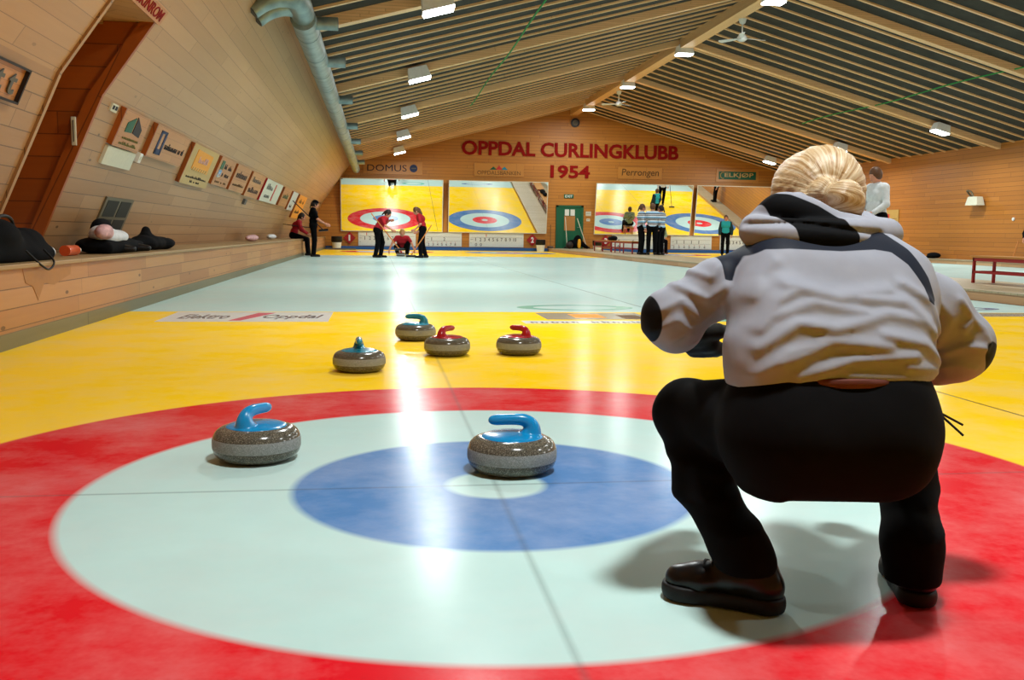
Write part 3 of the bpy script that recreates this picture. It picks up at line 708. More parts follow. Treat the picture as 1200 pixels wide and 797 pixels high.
# ------------------------------------------------------------------ ceiling lamps (real lights)
LAMP_W = 165
lab = {'left': 'square white ceiling lamp on the left roof slope, %s', 'ridge': 'square white ceiling lamp under the ridge beam, %s', 'right': 'square white ceiling lamp on the right roof slope, %s'}
ordn = {17.8: 'fourth from the far wall', 24.02: 'third from the far wall', 30.24: 'second from the far wall', 36.46: 'nearest the far wall', 11.58: 'fifth from the far wall', 5.36: 'sixth from the far wall', -.86: 'seventh from the far wall'}
def lamp(x, y, z, label, grp, tilt=0):
    t = thing('ceiling_lamp', label, 'lamp', (x, y, z), 0, grp); t.rotation_euler = (0, tilt, 0)
    a, b_, h_ = .24, .17, .24
    g1 = G(); g1.hexa([(-a, -b_, 0), (a, -b_, 0), (a, b_, 0), (-a, b_, 0)], [(-a*.82, -b_*.8, h_), (a*.82, -b_*.8, h_), (a*.82, b_*.8, h_), (-a*.82, b_*.8, h_)])
    g1.build('housing', 'lamp_white', t, U=None)
    g1 = G(); g1.box(-a*.93, a*.93, -b_*.93, b_*.93, -.035, -.0); g1.build('diffuser', 'lamp_glow', t, U=None)
    L = bpy.data.lights.new('lamp_light', 'AREA'); L.shape = 'RECTANGLE'; L.size = a*1.8; L.size_y = b_*1.8; L.energy = LAMP_W; L.color = (.95, 1, .99)
    lo = bpy.data.objects.new('lamp_light', L); COL.objects.link(lo); lo.parent = t; lo.location = (0, 0, -.045)
for y in beamY:
    k = min(ordn, key=lambda q_: abs(q_-y))
    lamp(.52, y-.28, zc(.52)-.33, lab['left'] % ordn[k], 'lamps on the left roof slope', -math.atan(SL))
    lamp(8.36, y, ZR-.42+.12-.14, lab['ridge'] % ordn[k], 'lamps under the ridge')
    lamp(16.25, y-.28, zc(16.25)-.33, lab['right'] % ordn[k], 'lamps on the right roof slope', math.atan(SL))
# ceiling fans
def fan(x, y, z0, drop, a0, label):
    t = thing('ceiling_fan', label, 'fan', (x, y, z0), a0)
    g1 = G(); g1.lathe([(.0, 0), (.1, 0), (.07, -.1), (.02, -.13), (0, -.13)], n=20); g1.build('canopy', 'white_paint', t, U=None, smooth=True)
    g1 = G(); g1.tube([(0, 0, -.1), (0, 0, -drop)], .018, 8); g1.build('down_rod', 'white_paint', t, U=None)
    g1 = G(); g1.lathe([(0, -drop+.05), (.08, -drop+.04), (.12, -drop-.02), (.12, -drop-.08), (.06, -drop-.12), (0, -drop-.12)], n=24); g1.build('motor', 'white_paint', t, U=None, smooth=True)
    for k in range(3):
        a = k*2*PI/3; c, s = math.cos(a), math.sin(a)
        pts = [(.1, -.03), (.62, -.07), (.66, 0), (.62, .07), (.1, .03)]
        q = [(p*c-w*s, p*s+w*c, -drop-.05+w*.25) for p, w in pts]
        G().prism(q, (0, 0, .012)).build('blade', 'white_paint', t, U=None)
fan(8.55, 20.1, ZR-.3, .42, .15, 'white three-bladed ceiling fan nearest the viewer, under the ridge beam')
fan(8.55, 32.2, ZR-.3, .42, .6, 'small white ceiling fan far along the ridge, near the far wall')
# world: a dim neutral surround outside the hall
w = bpy.data.worlds.new('world'); SC.world = w; w.use_nodes = True
w.node_tree.nodes['Background'].inputs[0].default_value = (.9, .95, 1, 1); w.node_tree.nodes['Background'].inputs[1].default_value = .3
# ================================================================== things on the ice
def stone(x, y, ang, mat, label, z=0):
    t = thing('curling_stone', label, 'curling stone', (x, y, z), ang, 'curling stones')
    R_ = .145
    prof = []
    for a in np.linspace(-PI/2, PI/2, 33):
        ca, sa = math.cos(a), math.sin(a); e = .62
        prof.append((.065+(R_-.065)*abs(ca)**e, .058+.058*math.copysign(abs(sa)**.8, sa)))
    prof = [(0, 0), (.06, .0)]+prof[1:-1]+[(.07, .116), (0, .116)]
    body = G(); body.lathe(prof, n=64); body.build('stone_body', 'granite_dark', t, U=None, smooth=True)
    band = [(r+.0006, z_) for r, z_ in prof if .038 < z_ < .080]
    band = [(band[0][0]-.004, band[0][1]-.0005)]+band+[(band[-1][0]-.004, band[-1][1]+.0005)]
    b_ = G(); b_.lathe(band, n=64); b_.f = [f for f in b_.f if len(f) == 4]; b_.build('striking_band', 'granite_band', t, U=None, smooth=True, recalc=False)
    return t
HB = {}
def handle(t, mat):
    if mat not in HB:
        pr = [_e((0, 0, .112), (.102, .102, .016))]
        pth = smoothpath([(.058, 0, .118), (.066, 0, .135), (.058, 0, .157), (.032, 0, .168), (-.01, 0, .169), (-.066, 0, .166)], 5)
        rr = np.interp(np.linspace(0, 1, len(pth)), [0, .2, .4, .6, .8, 1], [.028, .018, .013, .0125, .0125, .0125])
        for a, b2, r1, r2 in zip(pth[:-1], pth[1:], rr[:-1], rr[1:]): pr.append(_c(a, b2, r1, r2))
        f = Field(pr, .0034, .014, pad=.01)
        f.apply(lambda F, X, Y, Z: np.maximum(F, .1105-Z))
        HB[mat] = f.mesh('handle', mat, t, relax=1)
    else:
        o = HB[mat].copy(); COL.objects.link(o); o.parent = t
stones = [(600, 530, PI*0-.05, 'handle_blue', 'blue-handled curling stone on the button, right of the other near stone'),
          (301, 517, 0, 'handle_blue', 'blue-handled curling stone in the white ring, left of the button'),
          (421, 422, 0, 'handle_teal', 'blue-handled curling stone on yellow ice, handle seen end-on'),
          (487, 388.5, 0, 'handle_teal', 'blue-handled curling stone farthest up the ice, behind a red one'),
          (524, 405, 0, 'handle_red', 'red-handled curling stone overlapping the farthest blue one'),
          (608, 404, 0, 'handle_red', 'red-handled curling stone alone at the right')]
dirs = [(-1, .1), (.5, .9), (.05, -1), (-.9, .35), (.6, .8), (-.62, .8)]
first = {}
for (px, py, _, mt, lb), (dx, dy) in zip(stones, dirs):
    p = P(px, py, 2, .06)
    ang = math.atan2(-dy, -dx)      # the grip points along local -x
    if 'src' not in first:
        t = stone(p[0], p[1], ang, mt, lb); first['src'] = t
    else:
        t = empty('curling_stone', (p[0], p[1], 0), ang); tag(t, lb, 'curling stone', 'curling stones')
        for ch in first['src'].children:
            if ch.name.startswith('handle'): continue
            c = ch.copy(); COL.objects.link(c); c.parent = t
    handle(t, mt)
# adverts laid in the ice
def inice(x0, x1, y0, y1, mat, label, name='ice_advert'):
    return tag(G().box(x0, x1, y0, y1, -.001, .0015).build(name, mat, U=None), label, 'floor advert')
plain('ice_white_print', '#dfe2e0', .2); plain('ice_grey_print', '#9c9a88', .2); plain('ice_green_print', '#7fc9b4', .2); plain('ice_red_print', '#c8506a', .25); plain('ice_ink', '#4a5060', .25); plain('ice_blue_print', '#6f88b0', .2)
fl = lambda x, y: ((x, y, .0015), (1, 0, 0), (0, 1, 0))
t = inice(-2.2, -.78, 5.33, 6.3, 'ice_white_print', 'white banner with two words and a pink slash in the yellow ice')
text_mesh('lettering', 'Elektro', .42, .42, 'ice_ink', fl(-2.08, 5.6), t, bold=.02, extrude=.0006, shear=.3); text_mesh('lettering', 'Oppdal', .52, .45, 'ice_ink', fl(-1.37, 5.55), t, bold=.02, extrude=.0006, shear=.3)
G().prism([(-1.62, 5.42, .0015), (-1.52, 5.42, .0015), (-1.3, 6.2, .0015), (-1.46, 6.2, .0015)], (0, 0, .0008)).build('slash', 'ice_red_print', t, U=None)
def ringmesh(x, y, rx, ry, w, name, mat, parent=None, n=64):
    g_ = G(); v = []
    for j in range(n):
        a = 2*PI*j/n
        for k in (1, 1-w):
            v.append((x+rx*k*math.cos(a), y+ry*k*math.sin(a), .0015))
    f = [(2*j, 2*((j+1) % n), 2*((j+1) % n)+1, 2*j+1) for j in range(n)]
    g_.add(v, f); o = g_.build(name, mat, parent, U=None, recalc=False); return o
t = tag(ringmesh(1.70, 6.92, .62, .36, .28, 'ice_emblem', 'ice_green_print'), 'pale green ring emblem in the white ice beyond the yellow', 'floor advert')
t = inice(1.16, 2.16, 5.55, 6.25, 'ice_grey_print', 'grey patterned advert in the yellow ice behind the red stone')
G().box(1.45, 1.75, 5.7, 6.1, .0015, .002).build('picture_patch', 'orange_paint', t, U=None)
G().box(1.9, 2.1, 5.6, 6.0, .0015, .002).build('picture_patch', 'sign_brown', t, U=None)
t = inice(.9, 2.1, 5.17, 5.42, 'ice_white_print', 'narrow white caption strip below the grey patterned ice advert')
marks('lettering', 1.1, .14, 'ice_ink', fl(.95, 5.22), t, 12, extrude=.0006, seed=31)
t = inice(2.6, 4.0, 5.35, 6.15, 'ice_green_print', 'pale green advert in the second sheet, seen under the woman’s left arm')
G().box(2.7, 3.9, 5.6, 5.9, .0015, .002).build('pale_band', 'ice_white_print', t, U=None)
t = inice(5.3, 6.9, 5.9, 6.3, 'ice_grey_print', 'grey advert strip in the ice right of the woman’s sleeve')
t = tag(ringmesh(6.0, 6.9, .55, .22, .3, 'ice_emblem', 'ice_blue_print'), 'blue scribble-like ring in white ice beside the walkway edge', 'floor advert')
# the same prints at the far end of the two left sheets
t = tag(ringmesh(1.6, 27.9, .62, .3, .28, 'ice_emblem', 'ice_green_print'), 'pale green ring at the far end, seen in the leftmost mirror', 'floor advert')
t = tag(ringmesh(5.2, 27.7, .9, .2, .3, 'ice_emblem', 'ice_blue_print'), 'blue ring at the far end of the second sheet, seen in the second mirror', 'floor advert')
t = tag(ringmesh(10.2, 27.9, .7, .25, .3, 'ice_emblem', 'ice_blue_print'), 'blue ring at the far end of the third sheet, seen in the third mirror', 'floor advert')
# ------------------------------------------------------------------ red benches
def red_table(x0, x1, y0, y1, z0, h, label, n=2):
    t = thing('red_bench', label, 'bench', (0, 0, 0), 0, 'low red tables')
    G().box(x0-.03, x1+.03, y0-.03, y1+.03, z0+h-.03, z0+h).build('top', 'sign_gable', t, bevel=.003)
    g1 = G(); s = .035
    for (a, b_, c, d) in ((x0, x1, y0, y0+s), (x0, x1, y1-s, y1), (x0, x0+s, y0, y1), (x1-s, x1, y0, y1)): g1.box(a, b_, c, d, z0+h-.08, z0+h-.03)
    g1.build('apron', 'red_paint', t)
    ys = np.linspace(y0, y1-s, n)
    for yy in ys:
        for xx in (x0, x1-s): G().box(xx, xx+s, yy, yy+s, z0, z0+h-.03).build('leg', 'red_paint', t)
    g1 = G()
    for yy in ys: g1.box(x0, x1, yy+.003, yy+s-.003, z0+h*.36, z0+h*.36+.035)
    for xx in (x0, x1-s): g1.box(xx+.003, xx+s-.003, y0, y1, z0+h*.36, z0+h*.36+.035)
    g1.build('stretcher', 'red_paint', t)
red_table(8.30, 8.66, 6.2, 10.0, .14, .40, 'long low red table on the walkway, cut by the right edge of the view', 4)
red_table(8.15, 8.5, 31.2, 34.0, .14, .43, 'far red bench with a black bag on it, right of the green door', 3)
red_table(8.15, 8.5, 28.3, 30.7, .14, .43, 'far red bench just left of the striped jerseys', 3)
# far-end bins
def bin_(x, y, z, r, h, label, top='black_plastic', body='board_white'):
    t = thing('waste_bin', label, 'bin', (x, y, z))
    g1 = G(); g1.lathe([(0, 0), (r*.8, 0), (r, h*.6), (r*.93, h*.6), (0, h*.58)], n=24); g1.build('bucket', body, t, U=None, smooth=True)
    g1 = G(); g1.lathe([(r*.98, h*.55), (r*1.12, h*.62), (r*1.1, h), (r, h*1.02), (0, h*.98)], n=24); g1.build('bin_liner', top, t, U=None, smooth=True)
bin_(-2.12, 38.6, 0, .21, .55, 'white bin with black liner beside the left bench, near diamond one')
bin_(6.8, 38.7, 0, .2, .52, 'white bin with black liner left of the green door')
bin_(9.4, 38.75, .0, .2, .52, 'white bin with black liner right of the green door')
t = tag(G().box(-2.55, -1.3, 38.0, 38.15, .0, .07).build('kerb_plank', 'sign_grey'), 'low grey plank behind the left bin', 'plank')
# heap by the door
def wobble(prims, name, mat, parent, h=.02, k=.05, amp=.012, f=16, seed=3):
    return vox(name, prims, mat, parent, h=h, k=k, fn=lambda F, X, Y, Z: F+amp*noise3(X, Y, Z, f, seed))
t = wobble([_e((8.25, 38.75, .34), (.26, .18, .2)), _e((8.5, 38.78, .45), (.2, .16, .3)), _c((8.55, 38.8, .45), (8.95, 38.85, .2), .15, .07)], 'black_bag', 'black_cloth', None); tag(t, 'black bag heap standing in front of the green door', 'bag')
t = wobble([_c((8.5, 38.45, .22), (8.5, 38.45, .52), .075, .065)], 'yellow_bag', 'yellow_plastic', None); tag(t, 'upright yellow pouch in front of the black heap by the green door', 'bag')
t = wobble([_e((8.05, 38.38, .30), (.17, .15, .16))], 'dark_bag', 'hair_dark', None); tag(t, 'dark brown bag at the foot of the green door', 'bag')
def broom(p0, p1, label, head_dir=(1, 0, 0), hand=None, mat='broom_wood', r=.016, group='curling brooms'):
    t = thing('curling_broom', label, 'broom', tuple(p0), 0, group); a = np.zeros(3); b_ = np.array(p1)-np.array(p0)
    g1 = G(); g1.tube([a, b_], r, 8); g1.build('handle', mat, t, U=None)
    hd = np.array(head_dir, float); hd /= np.linalg.norm(hd)
    g1 = G(); g1.tube([b_-hd*.14, b_+hd*.14], .035, 8); g1.build('brush_head', 'black_plastic', t, U=None, smooth=True)
    return t
broom((8.0, 39.2, 1.55), (8.05, 38.9, .2), 'pale broom leaning on the green door, left one', mat='off_white')
broom((8.55, 39.2, 1.5), (8.95, 38.9, .2), 'pale broom slanting across the right edge of the green door', mat='off_white')
broom((7.35, 39.3, 1.2), (7.3, 39.0, .2), 'dark broom against the pine wall left of the green door', mat='sign_brown')
# ------------------------------------------------------------------ clutter on the left bench
BZ = .53
t = wobble([_c((-2.92, 3.0, BZ+.13), (-2.9, 4.35, BZ+.11), .135, .12), _e((-2.86, 3.85, BZ+.17), (.14, .3, .12)), _e((-2.9, 4.5, BZ+.12), (.13, .22, .115)), _c((-2.83, 3.2, BZ+.06), (-2.78, 4.6, BZ+.05), .07, .06)],
           'duffel_bag', 'black_cloth', None, h=.012, k=.06, amp=.011, f=13, seed=11); tag(t, 'large black duffel bag at the left end of the bench', 'bag')
def flat_bottom(o, z):
    for v in o.data.vertices:
        if v.co.z < z: v.co.z = z
flat_bottom(t, BZ+.001)
g1 = G(); g1.tube(smoothpath([(-2.70, 3.95, BZ+.08), (-2.62, 4.0, BZ-.02), (-2.61, 4.12, BZ-.05), (-2.62, 4.25, BZ-.0), (-2.70, 4.3, BZ+.08)]), .007, 8); g1.build('carry_strap', 'rubber', t, U=None)
g1 = G(); g1.tube(smoothpath([(-2.86, 3.8, BZ+.27), (-2.84, 3.95, BZ+.31), (-2.84, 4.1, BZ+.29), (-2.85, 4.2, BZ+.2)]), .012, 8); g1.build('carry_handle', 'rubber', t, U=None)
wobble([_e((-2.775, 4.60, BZ+.055), (.05, .1, .05))], 'white_lining', 'white_cloth', t, h=.01, amp=.006)
t = thing('drink_bottle', 'orange bottle lying on the bench beside the duffel bag', 'bottle', (-2.95, 5.55, BZ+.045), 0)
g1 = G(); g1.tube([(0, 0, 0), (0, .28, 0), (0, .33, 0)], [.045, .045, .02], 16); g1.build('bottle_body', 'bottle_orange', t, U=None, smooth=True)
g1 = G(); g1.tube([(0, .33, 0), (0, .38, 0)], .022, 12); g1.build('bottle_cap', 'off_white', t, U=None, smooth=True)
t = wobble([_e((-2.98, 6.9, BZ+.08), (.2, .7, .085)), _c((-2.85, 6.4, BZ+.05), (-2.85, 7.6, BZ+.06), .06), _e((-3.1, 7.2, BZ+.2), (.08, .28, .14))], 'black_jacket', 'black_cloth', None, h=.014, amp=.014, f=15, seed=21); tag(t, 'crumpled black jacket under the white top on the bench', 'jacket'); flat_bottom(t, BZ+.001)
t = wobble([_e((-2.9, 6.75, BZ+.16), (.12, .42, .075)), _e((-2.92, 6.5, BZ+.19), (.1, .2, .08))], 'white_sweater', 'white_cloth', None, h=.012, amp=.012, f=18, seed=22); tag(t, 'white garment lying on the black jacket on the bench', 'garment')
t = wobble([_e((-2.84, 6.32, BZ+.2), (.07, .16, .07))], 'pink_scarf', 'pink_cloth', None, h=.01, amp=.01, f=25, seed=23); tag(t, 'small pinkish scarf at the near end of the white garment', 'scarf')
t = wobble([_e((-2.95, 8.45, BZ+.08), (.16, .55, .09)), _c((-2.95, 8.3, BZ+.14), (-2.98, 8.5, BZ+.22), .06, .05), _e((-2.88, 8.95, BZ+.07), (.12, .3, .07))], 'dark_jacket', 'black_cloth', None, h=.014, amp=.013, f=14, seed=24); tag(t, 'dark bundle of clothes right of the white garment, below the grille', 'clothes'); flat_bottom(t, BZ+.001)
for y, lb in ((6.75, 'dark shoe toe pointing over the bench edge, nearer one'), (7.35, 'dark shoe toe pointing over the bench edge, farther one')):
    t = wobble([_c((-2.86, y, BZ+.05), (-2.70, y+.02, BZ+.04), .05, .03)], 'shoe', 'black_plastic', None, h=.01, k=.02, amp=.002); tag(t, lb, 'shoe'); flat_bottom(t, BZ+.001)
t = wobble([_e((-3.1, 18.6, BZ+.07), (.1, .8, .07))], 'pink_towel', 'pink_cloth', None, h=.02, amp=.012, f=14, seed=26); tag(t, 'pinkish towel lying far along the left bench', 'towel'); flat_bottom(t, BZ+.001)
t = wobble([_e((-3.1, 22.5, BZ+.08), (.1, .7, .07))], 'white_towel', 'white_cloth', None, h=.02, amp=.012, f=14, seed=27); tag(t, 'white towel on the left bench behind the seated player', 'towel'); flat_bottom(t, BZ+.001)
t = wobble([_e((18.1, 26.6, .24), (.14, .35, .10)), _e((18.1, 27.2, .17), (.1, .4, .04))], 'black_garment', 'black_cloth', None, h=.02, amp=.008); tag(t, 'black garment heap on the ledge of the right wall', 'garment'); flat_bottom(t, .142)
# items on the walkway seen in the second mirror: a wooden rack with dark bags
t = wobble([_e((8.3, 31.5, .65), (.14, .3, .10)), _e((8.34, 32.0, .64), (.12, .25, .08))], 'black_bag', 'black_cloth', None, h=.015); tag(t, 'black bag lying on the farther red bench', 'bag'); flat_bottom(t, .571)
# ================================================================== people
m, nt, bs = newmat('striped_jersey'); g = N(nt)
sp = g.n('ShaderNodeSeparateXYZ', ins={0: g.n('ShaderNodeTexCoord').outputs['Object']})
fr = g.math('FRACT', g.math('DIVIDE', sp.outputs[2], .15))
g.link(g.ramp(fr, [(0, lin('#8fb9d6')), (.34, lin('#e6e6e6')), (.5, lin('#3a2c2c')), (.68, lin('#e6e6e6')), (.8, lin('#3a2c2c'))], 'CONSTANT'), bs.inputs['Base Color']); bs.inputs['Roughness'].default_value = .85
def staged(name, allp, stages, mat, parent, h, k=.03, relax=1, attr=None):
    """stages: list of (prims, cut function or None); each stage is cut by itself, then blended in"""
    f = Field([], h, k) if False else Field.__new__(Field)
    tmp = Field(allp, h, k); f.h, f.o, f.ax = tmp.h, tmp.o, tmp.ax
    tot = None
    for prims, cut in stages:
        f.F = np.full(tmp.F.shape, .5, np.float32)
        for p in prims:
            if p[0] == 'c': r = max(p[3], p[4]); lo = np.minimum(p[1], p[2])-r; hi = np.maximum(p[1], p[2])+r
            else: r = max(p[2]) if p[3] is not None else p[2]; lo = p[1]-r; hi = p[1]+r
            f.add(p, k, lo, hi)
        if cut: f.apply(cut)
        if tot is None: tot = f.F
        else:
            hh = np.clip(.5+.5*(tot-f.F)/.02, 0, 1); tot = tot*(1-hh)+f.F*hh-.02*hh*(1-hh)
    f.F = tot
    return f.mesh(name, mat, parent, relax=relax, attr=attr)
V3 = lambda *a: np.array(a, float)
def hand_prims(w, d, palm_n, s=1.0, side=1, curl=.5):
    """palm and five bent fingers: w wrist, d pointing direction, palm_n palm normal"""
    w = np.array(w, float); d = np.array(d, float); d /= np.linalg.norm(d); n = np.array(palm_n, float); n -= d*(n@d); n /= np.linalg.norm(n)
    a = np.cross(d, n)*side
    out = [_c(w, w+d*.05*s, .024*s, .028*s, (n, .65)), _c(w+d*.04*s-a*.018*s, w+d*.085*s-a*.02*s, .018*s, .016*s, (n, .75)), _c(w+d*.04*s+a*.018*s, w+d*.08*s+a*.02*s, .018*s, .015*s, (n, .75))]
    for i, (o, L) in enumerate(((-.030, .062), (-.010, .072), (.010, .067), (.029, .052))):
        b = w+d*.088*s+a*o*s; c1, c2 = curl*.6, curl*1.3
        m1 = b+(d*math.cos(c1)+n*math.sin(c1))*L*.5*s; m2 = m1+(d*math.cos(c2)+n*math.sin(c2))*L*.55*s
        out += [_c(b, m1, .0095*s, .009*s), _c(m1, m2, .009*s, .0078*s)]
    b = w+d*.03*s-a*.028*s; m1 = b+(d*.6-a*.6+n*.35)*.04*s; m2 = m1+(d*.85-a*.15+n*.5)*.035*s
    out += [_c(b, m1, .013*s, .011*s), _c(m1, m2, .0105*s, .009*s)]
    return out
BASE = dict(hd=(0, .03, 1.58), nk=(0, 0, 1.45), ch=(0, 0, 1.27), pv=(0, 0, .97), sL=(-.18, 0, 1.38), eL=(-.24, -.02, 1.11), wL=(-.25, .08, .88), hipL=(-.09, 0, .92), kL=(-.11, .03, .5), aL=(-.11, 0, .09), fL=(-.05, 1, 0),
            sR=(.18, 0, 1.38), eR=(.24, -.02, 1.11), wR=(.25, .08, .88), hipR=(.09, 0, .92), kR=(.11, .03, .5), aR=(.11, 0, .09), fR=(.05, 1, 0), look=(0, 1, 0), hdL=(0, .2, -1), hdR=(0, .2, -1))
def person(label, loc, rz, top, trousers, hair, J=None, s=1.0, sleeve='long', cap=None, h=.013, long_hair=False, group=None, tail=False, jacket=None):
    j = dict(BASE); j.update(J or {}); j = {k: np.array(v, float)*(1 if k in ('fL', 'fR', 'look', 'hdL', 'hdR') else s) for k, v in j.items()}
    t = thing('person', label, 'person', loc, rz, group)
    hd, nk, ch, pv = j['hd'], j['nk'], j['ch'], j['pv']
    lk = j['look']/np.linalg.norm(j['look']); upv = V3(0, 0, 1); sd = np.cross(lk, upv); sd /= np.linalg.norm(sd); up2 = np.cross(sd, lk)
    R = np.stack([sd, lk, up2], 1)
    H = lambda x, y, z: hd+R@V3(x, y, z)
    sk = [_e(hd, (.076*s, .095*s, .112*s), R), _e(H(0, .03, -.055), (.055*s, .06*s, .055*s), R), _c(H(0, .088, .005), H(0, .108, -.022), .009, .014), _e(H(-.078, .0, -.01), (.012, .022, .03), R), _e(H(.078, .0, -.01), (.012, .022, .03), R), _c(H(-.035, .085, .025), H(.035, .085, .025), .012),
          _c(nk+(hd-nk)*.7, nk-V3(0, 0, .03), .052*s, .058*s)]
    tor = [_c(j['sL']*.75+nk*.25-V3(0, 0, .03), j['sR']*.75+nk*.25-V3(0, 0, .03), .075*s), _c(ch+(j['sL']-j['sR'])*.2, ch+(j['sR']-j['sL'])*.2, .115*s), _c(ch*.4+pv*.6+(j['sL']-j['sR'])*.15, ch*.4+pv*.6+(j['sR']-j['sL'])*.15, .1*s),
           _c(nk-V3(0, 0, .05), ch, .07*s, .1*s)]
    pel = [_c(j['hipL'], j['hipR'], .105*s)]
    for S_ in 'LR':
        sk += [_c(j['s'+S_], j['e'+S_], .047*s, .037*s), _c(j['e'+S_], j['w'+S_], .038*s, .026*s)]
        sk += hand_prims(j['w'+S_], j['hd'+S_], (1 if S_ == 'L' else -1, .2, 0), s, 1 if S_ == 'R' else -1)
        sk += [_c(j['hip'+S_], j['k'+S_], .075*s, .05*s), _c(j['k'+S_], j['a'+S_], .05*s, .036*s)]
    shrink = [(p[0], p[1], p[2], p[3]*.9, p[4]*.9, p[5]) for p in tor+pel]
    body = vox('body', sk+shrink, 'skin', t, h=h, k=.02)
    # eyes and mouth
    g1 = G()
    for x in (-.032, .032): g1.lathe([(0, -.009), (.008, 0), (0, .009)], H(x, .088, .008), 8)
    g1.build('eyes', 'eye_dark', body, U=None); g1 = G(); g1.tube([H(-.022, .094, -.055), H(.022, .094, -.055)], .006, 6); g1.build('mouth', 'lip', body, U=None)
    ax = ch-pv; ax /= np.linalg.norm(ax); hem = pv-ax*.06*s
    armp = []
    for S_ in 'LR':
        e_, w_, s_ = j['e'+S_], j['w'+S_], j['s'+S_]
        if sleeve == 'long': armp += [_c(s_, e_, .062*s, .052*s), _c(e_, e_+(w_-e_)*.92, .052*s, .042*s)]
        elif sleeve == 'short': armp += [_c(s_, s_+(e_-s_)*.75, .064*s, .058*s)]
    grow = [(p[0], p[1], p[2], p[3]+.018*s, p[4]+.018*s, p[5]) for p in tor]+[_c(pv+(j['sL']-j['sR'])*.17, pv+(j['sR']-j['sL'])*.17, .122*s)]
    nt_ = nk+V3(0, 0, .0)
    cut = lambda F, X, Y, Z: np.maximum(F, -((X-hem[0])*ax[0]+(Y-hem[1])*ax[1]+(Z-hem[2])*ax[2]))
    tp = staged('jersey' if top != 'white_cloth' else 'shirt', grow+armp, [(grow, cut), (armp, None)], top, t, h)
    if jacket:      # an open jacket: sleeves, back and the two fronts
        jp = [(p[0], p[1], p[2], p[3]+.012, p[4]+.012, p[5]) for p in armp]+[_c(j['s'+S_]*.8+nk*.2-V3(0, .03, .05), (pv+ax*.02)+(j['s'+S_]-nk)*V3(.8, .8, 0)-V3(0, .03, 0), .085*s, .09*s) for S_ in 'LR']
        vox('open_jacket', jp, jacket, t, h=h, k=.02)
    lg = [_c(j['hipL'], j['hipR'], .122*s), _c(pv+(j['hipL']-j['hipR'])*.35, pv+(j['hipR']-j['hipL'])*.35, .11*s)]
    for S_ in 'LR':
        a_ = j['a'+S_]+(j['k'+S_]-j['a'+S_])*.02
        lg += [_c(j['hip'+S_], j['k'+S_], .1*s, .076*s), _c(j['k'+S_], a_, .076*s, .066*s)]
    vox('trousers', lg, trousers, t, h=h, k=.015)
    for S_ in 'LR':
        a_ = j['a'+S_]; fd = j['f'+S_]; fd = fd/np.linalg.norm(fd); b0 = a_-V3(0, 0, .045)-fd*.05; b1 = a_-V3(0, 0, .055)+fd*.16
        o = vox('shoe', [_c(b0, b1, .046, .038), _c(a_, b0, .045)], 'shoe_leather', t, h=h*.85, k=.02)
        flat_bottom(o, a_[2]-.085)
    face = H(0, .115, -.06)
    hp = [_e(H(0, -.012, .022), (.092*s, .106*s, .12*s), R)]
    if long_hair: hp += [_c(H(0, -.07, 0), H(0, -.075, -.14), .065, .05)]
    if tail: hp += [_c(H(0, -.10, .03), H(0, -.15, -.10), .03, .02)]
    vox('hair', hp, hair, t, h=h, k=.02, fn=lambda F, X, Y, Z: np.maximum(F, .085-np.sqrt((X-face[0])**2+(Y-face[1])**2+((Z-face[2])*.85)**2)))
    if cap:
        cp = [_e(H(0, 0, .045), (.095*s, .108*s, .095*s), R)]
        cz = H(0, 0, .04)
        o = vox('cap', cp, cap, t, h=h, k=.01, fn=lambda F, X, Y, Z: np.maximum(F, -((X-cz[0])*up2[0]+(Y-cz[1])*up2[1]+(Z-cz[2])*up2[2])))
        g1 = G(); g1.prism([H(-.07, .08, .045), H(-.05, .17, .038), H(.05, .17, .038), H(.07, .08, .045)], up2*.012); g1.build('peak', cap, o, U=None)
    return t
# player standing by the left bench, holding a broom head up
person('player in black with a dark cap standing beside the left bench, broom in hand', (-2.28, 26.2, 0), -PI/2+.1, 'black_cloth', 'trouser_black', 'hair_dark',
       dict(eR=(.22, .12, 1.12), wR=(.16, .36, .98), hdR=(0, 1, -.4), eL=(-.22, .1, 1.12), wL=(-.12, .34, 1.0), hdL=(0, 1, -.3), hd=(0, .06, 1.56)), s=1.0, sleeve='short', cap='black_cloth', tail=True)
broom((-2.86, 26.05, 1.66), (-1.98, 26.15, .80), 'broom held head-down across the standing player by the left bench', (1, 0, .1), mat='sign_dark', r=.014)
person('player in red and black sitting hunched on the left bench', (-2.95, 27.1, 0), -PI/2, 'red_cloth', 'trouser_black', 'hair_dark',
       dict(pv=(0, .0, .66), hipL=(-.1, .0, .645), hipR=(.1, .0, .645), kL=(-.13, .42, .52), kR=(.13, .42, .52), aL=(-.13, .46, .10), aR=(.13, .46, .10), ch=(0, .1, .95), nk=(0, .19, 1.1), hd=(0, .28, 1.22), sL=(-.18, .17, 1.06), sR=(.18, .17, 1.06),
            eL=(-.22, .26, .82), wL=(-.13, .44, .70), eR=(.22, .26, .82), wR=(.13, .44, .70), hdL=(0, 1, -.2), hdR=(0, 1, -.2)), s=.98, sleeve='long', tail=True)
broom((-3.3, 26.75, .98), (-2.35, 26.95, .86), 'dark broom lying across the seated player’s lap', (0, 1, 0), mat='sign_dark', r=.012)
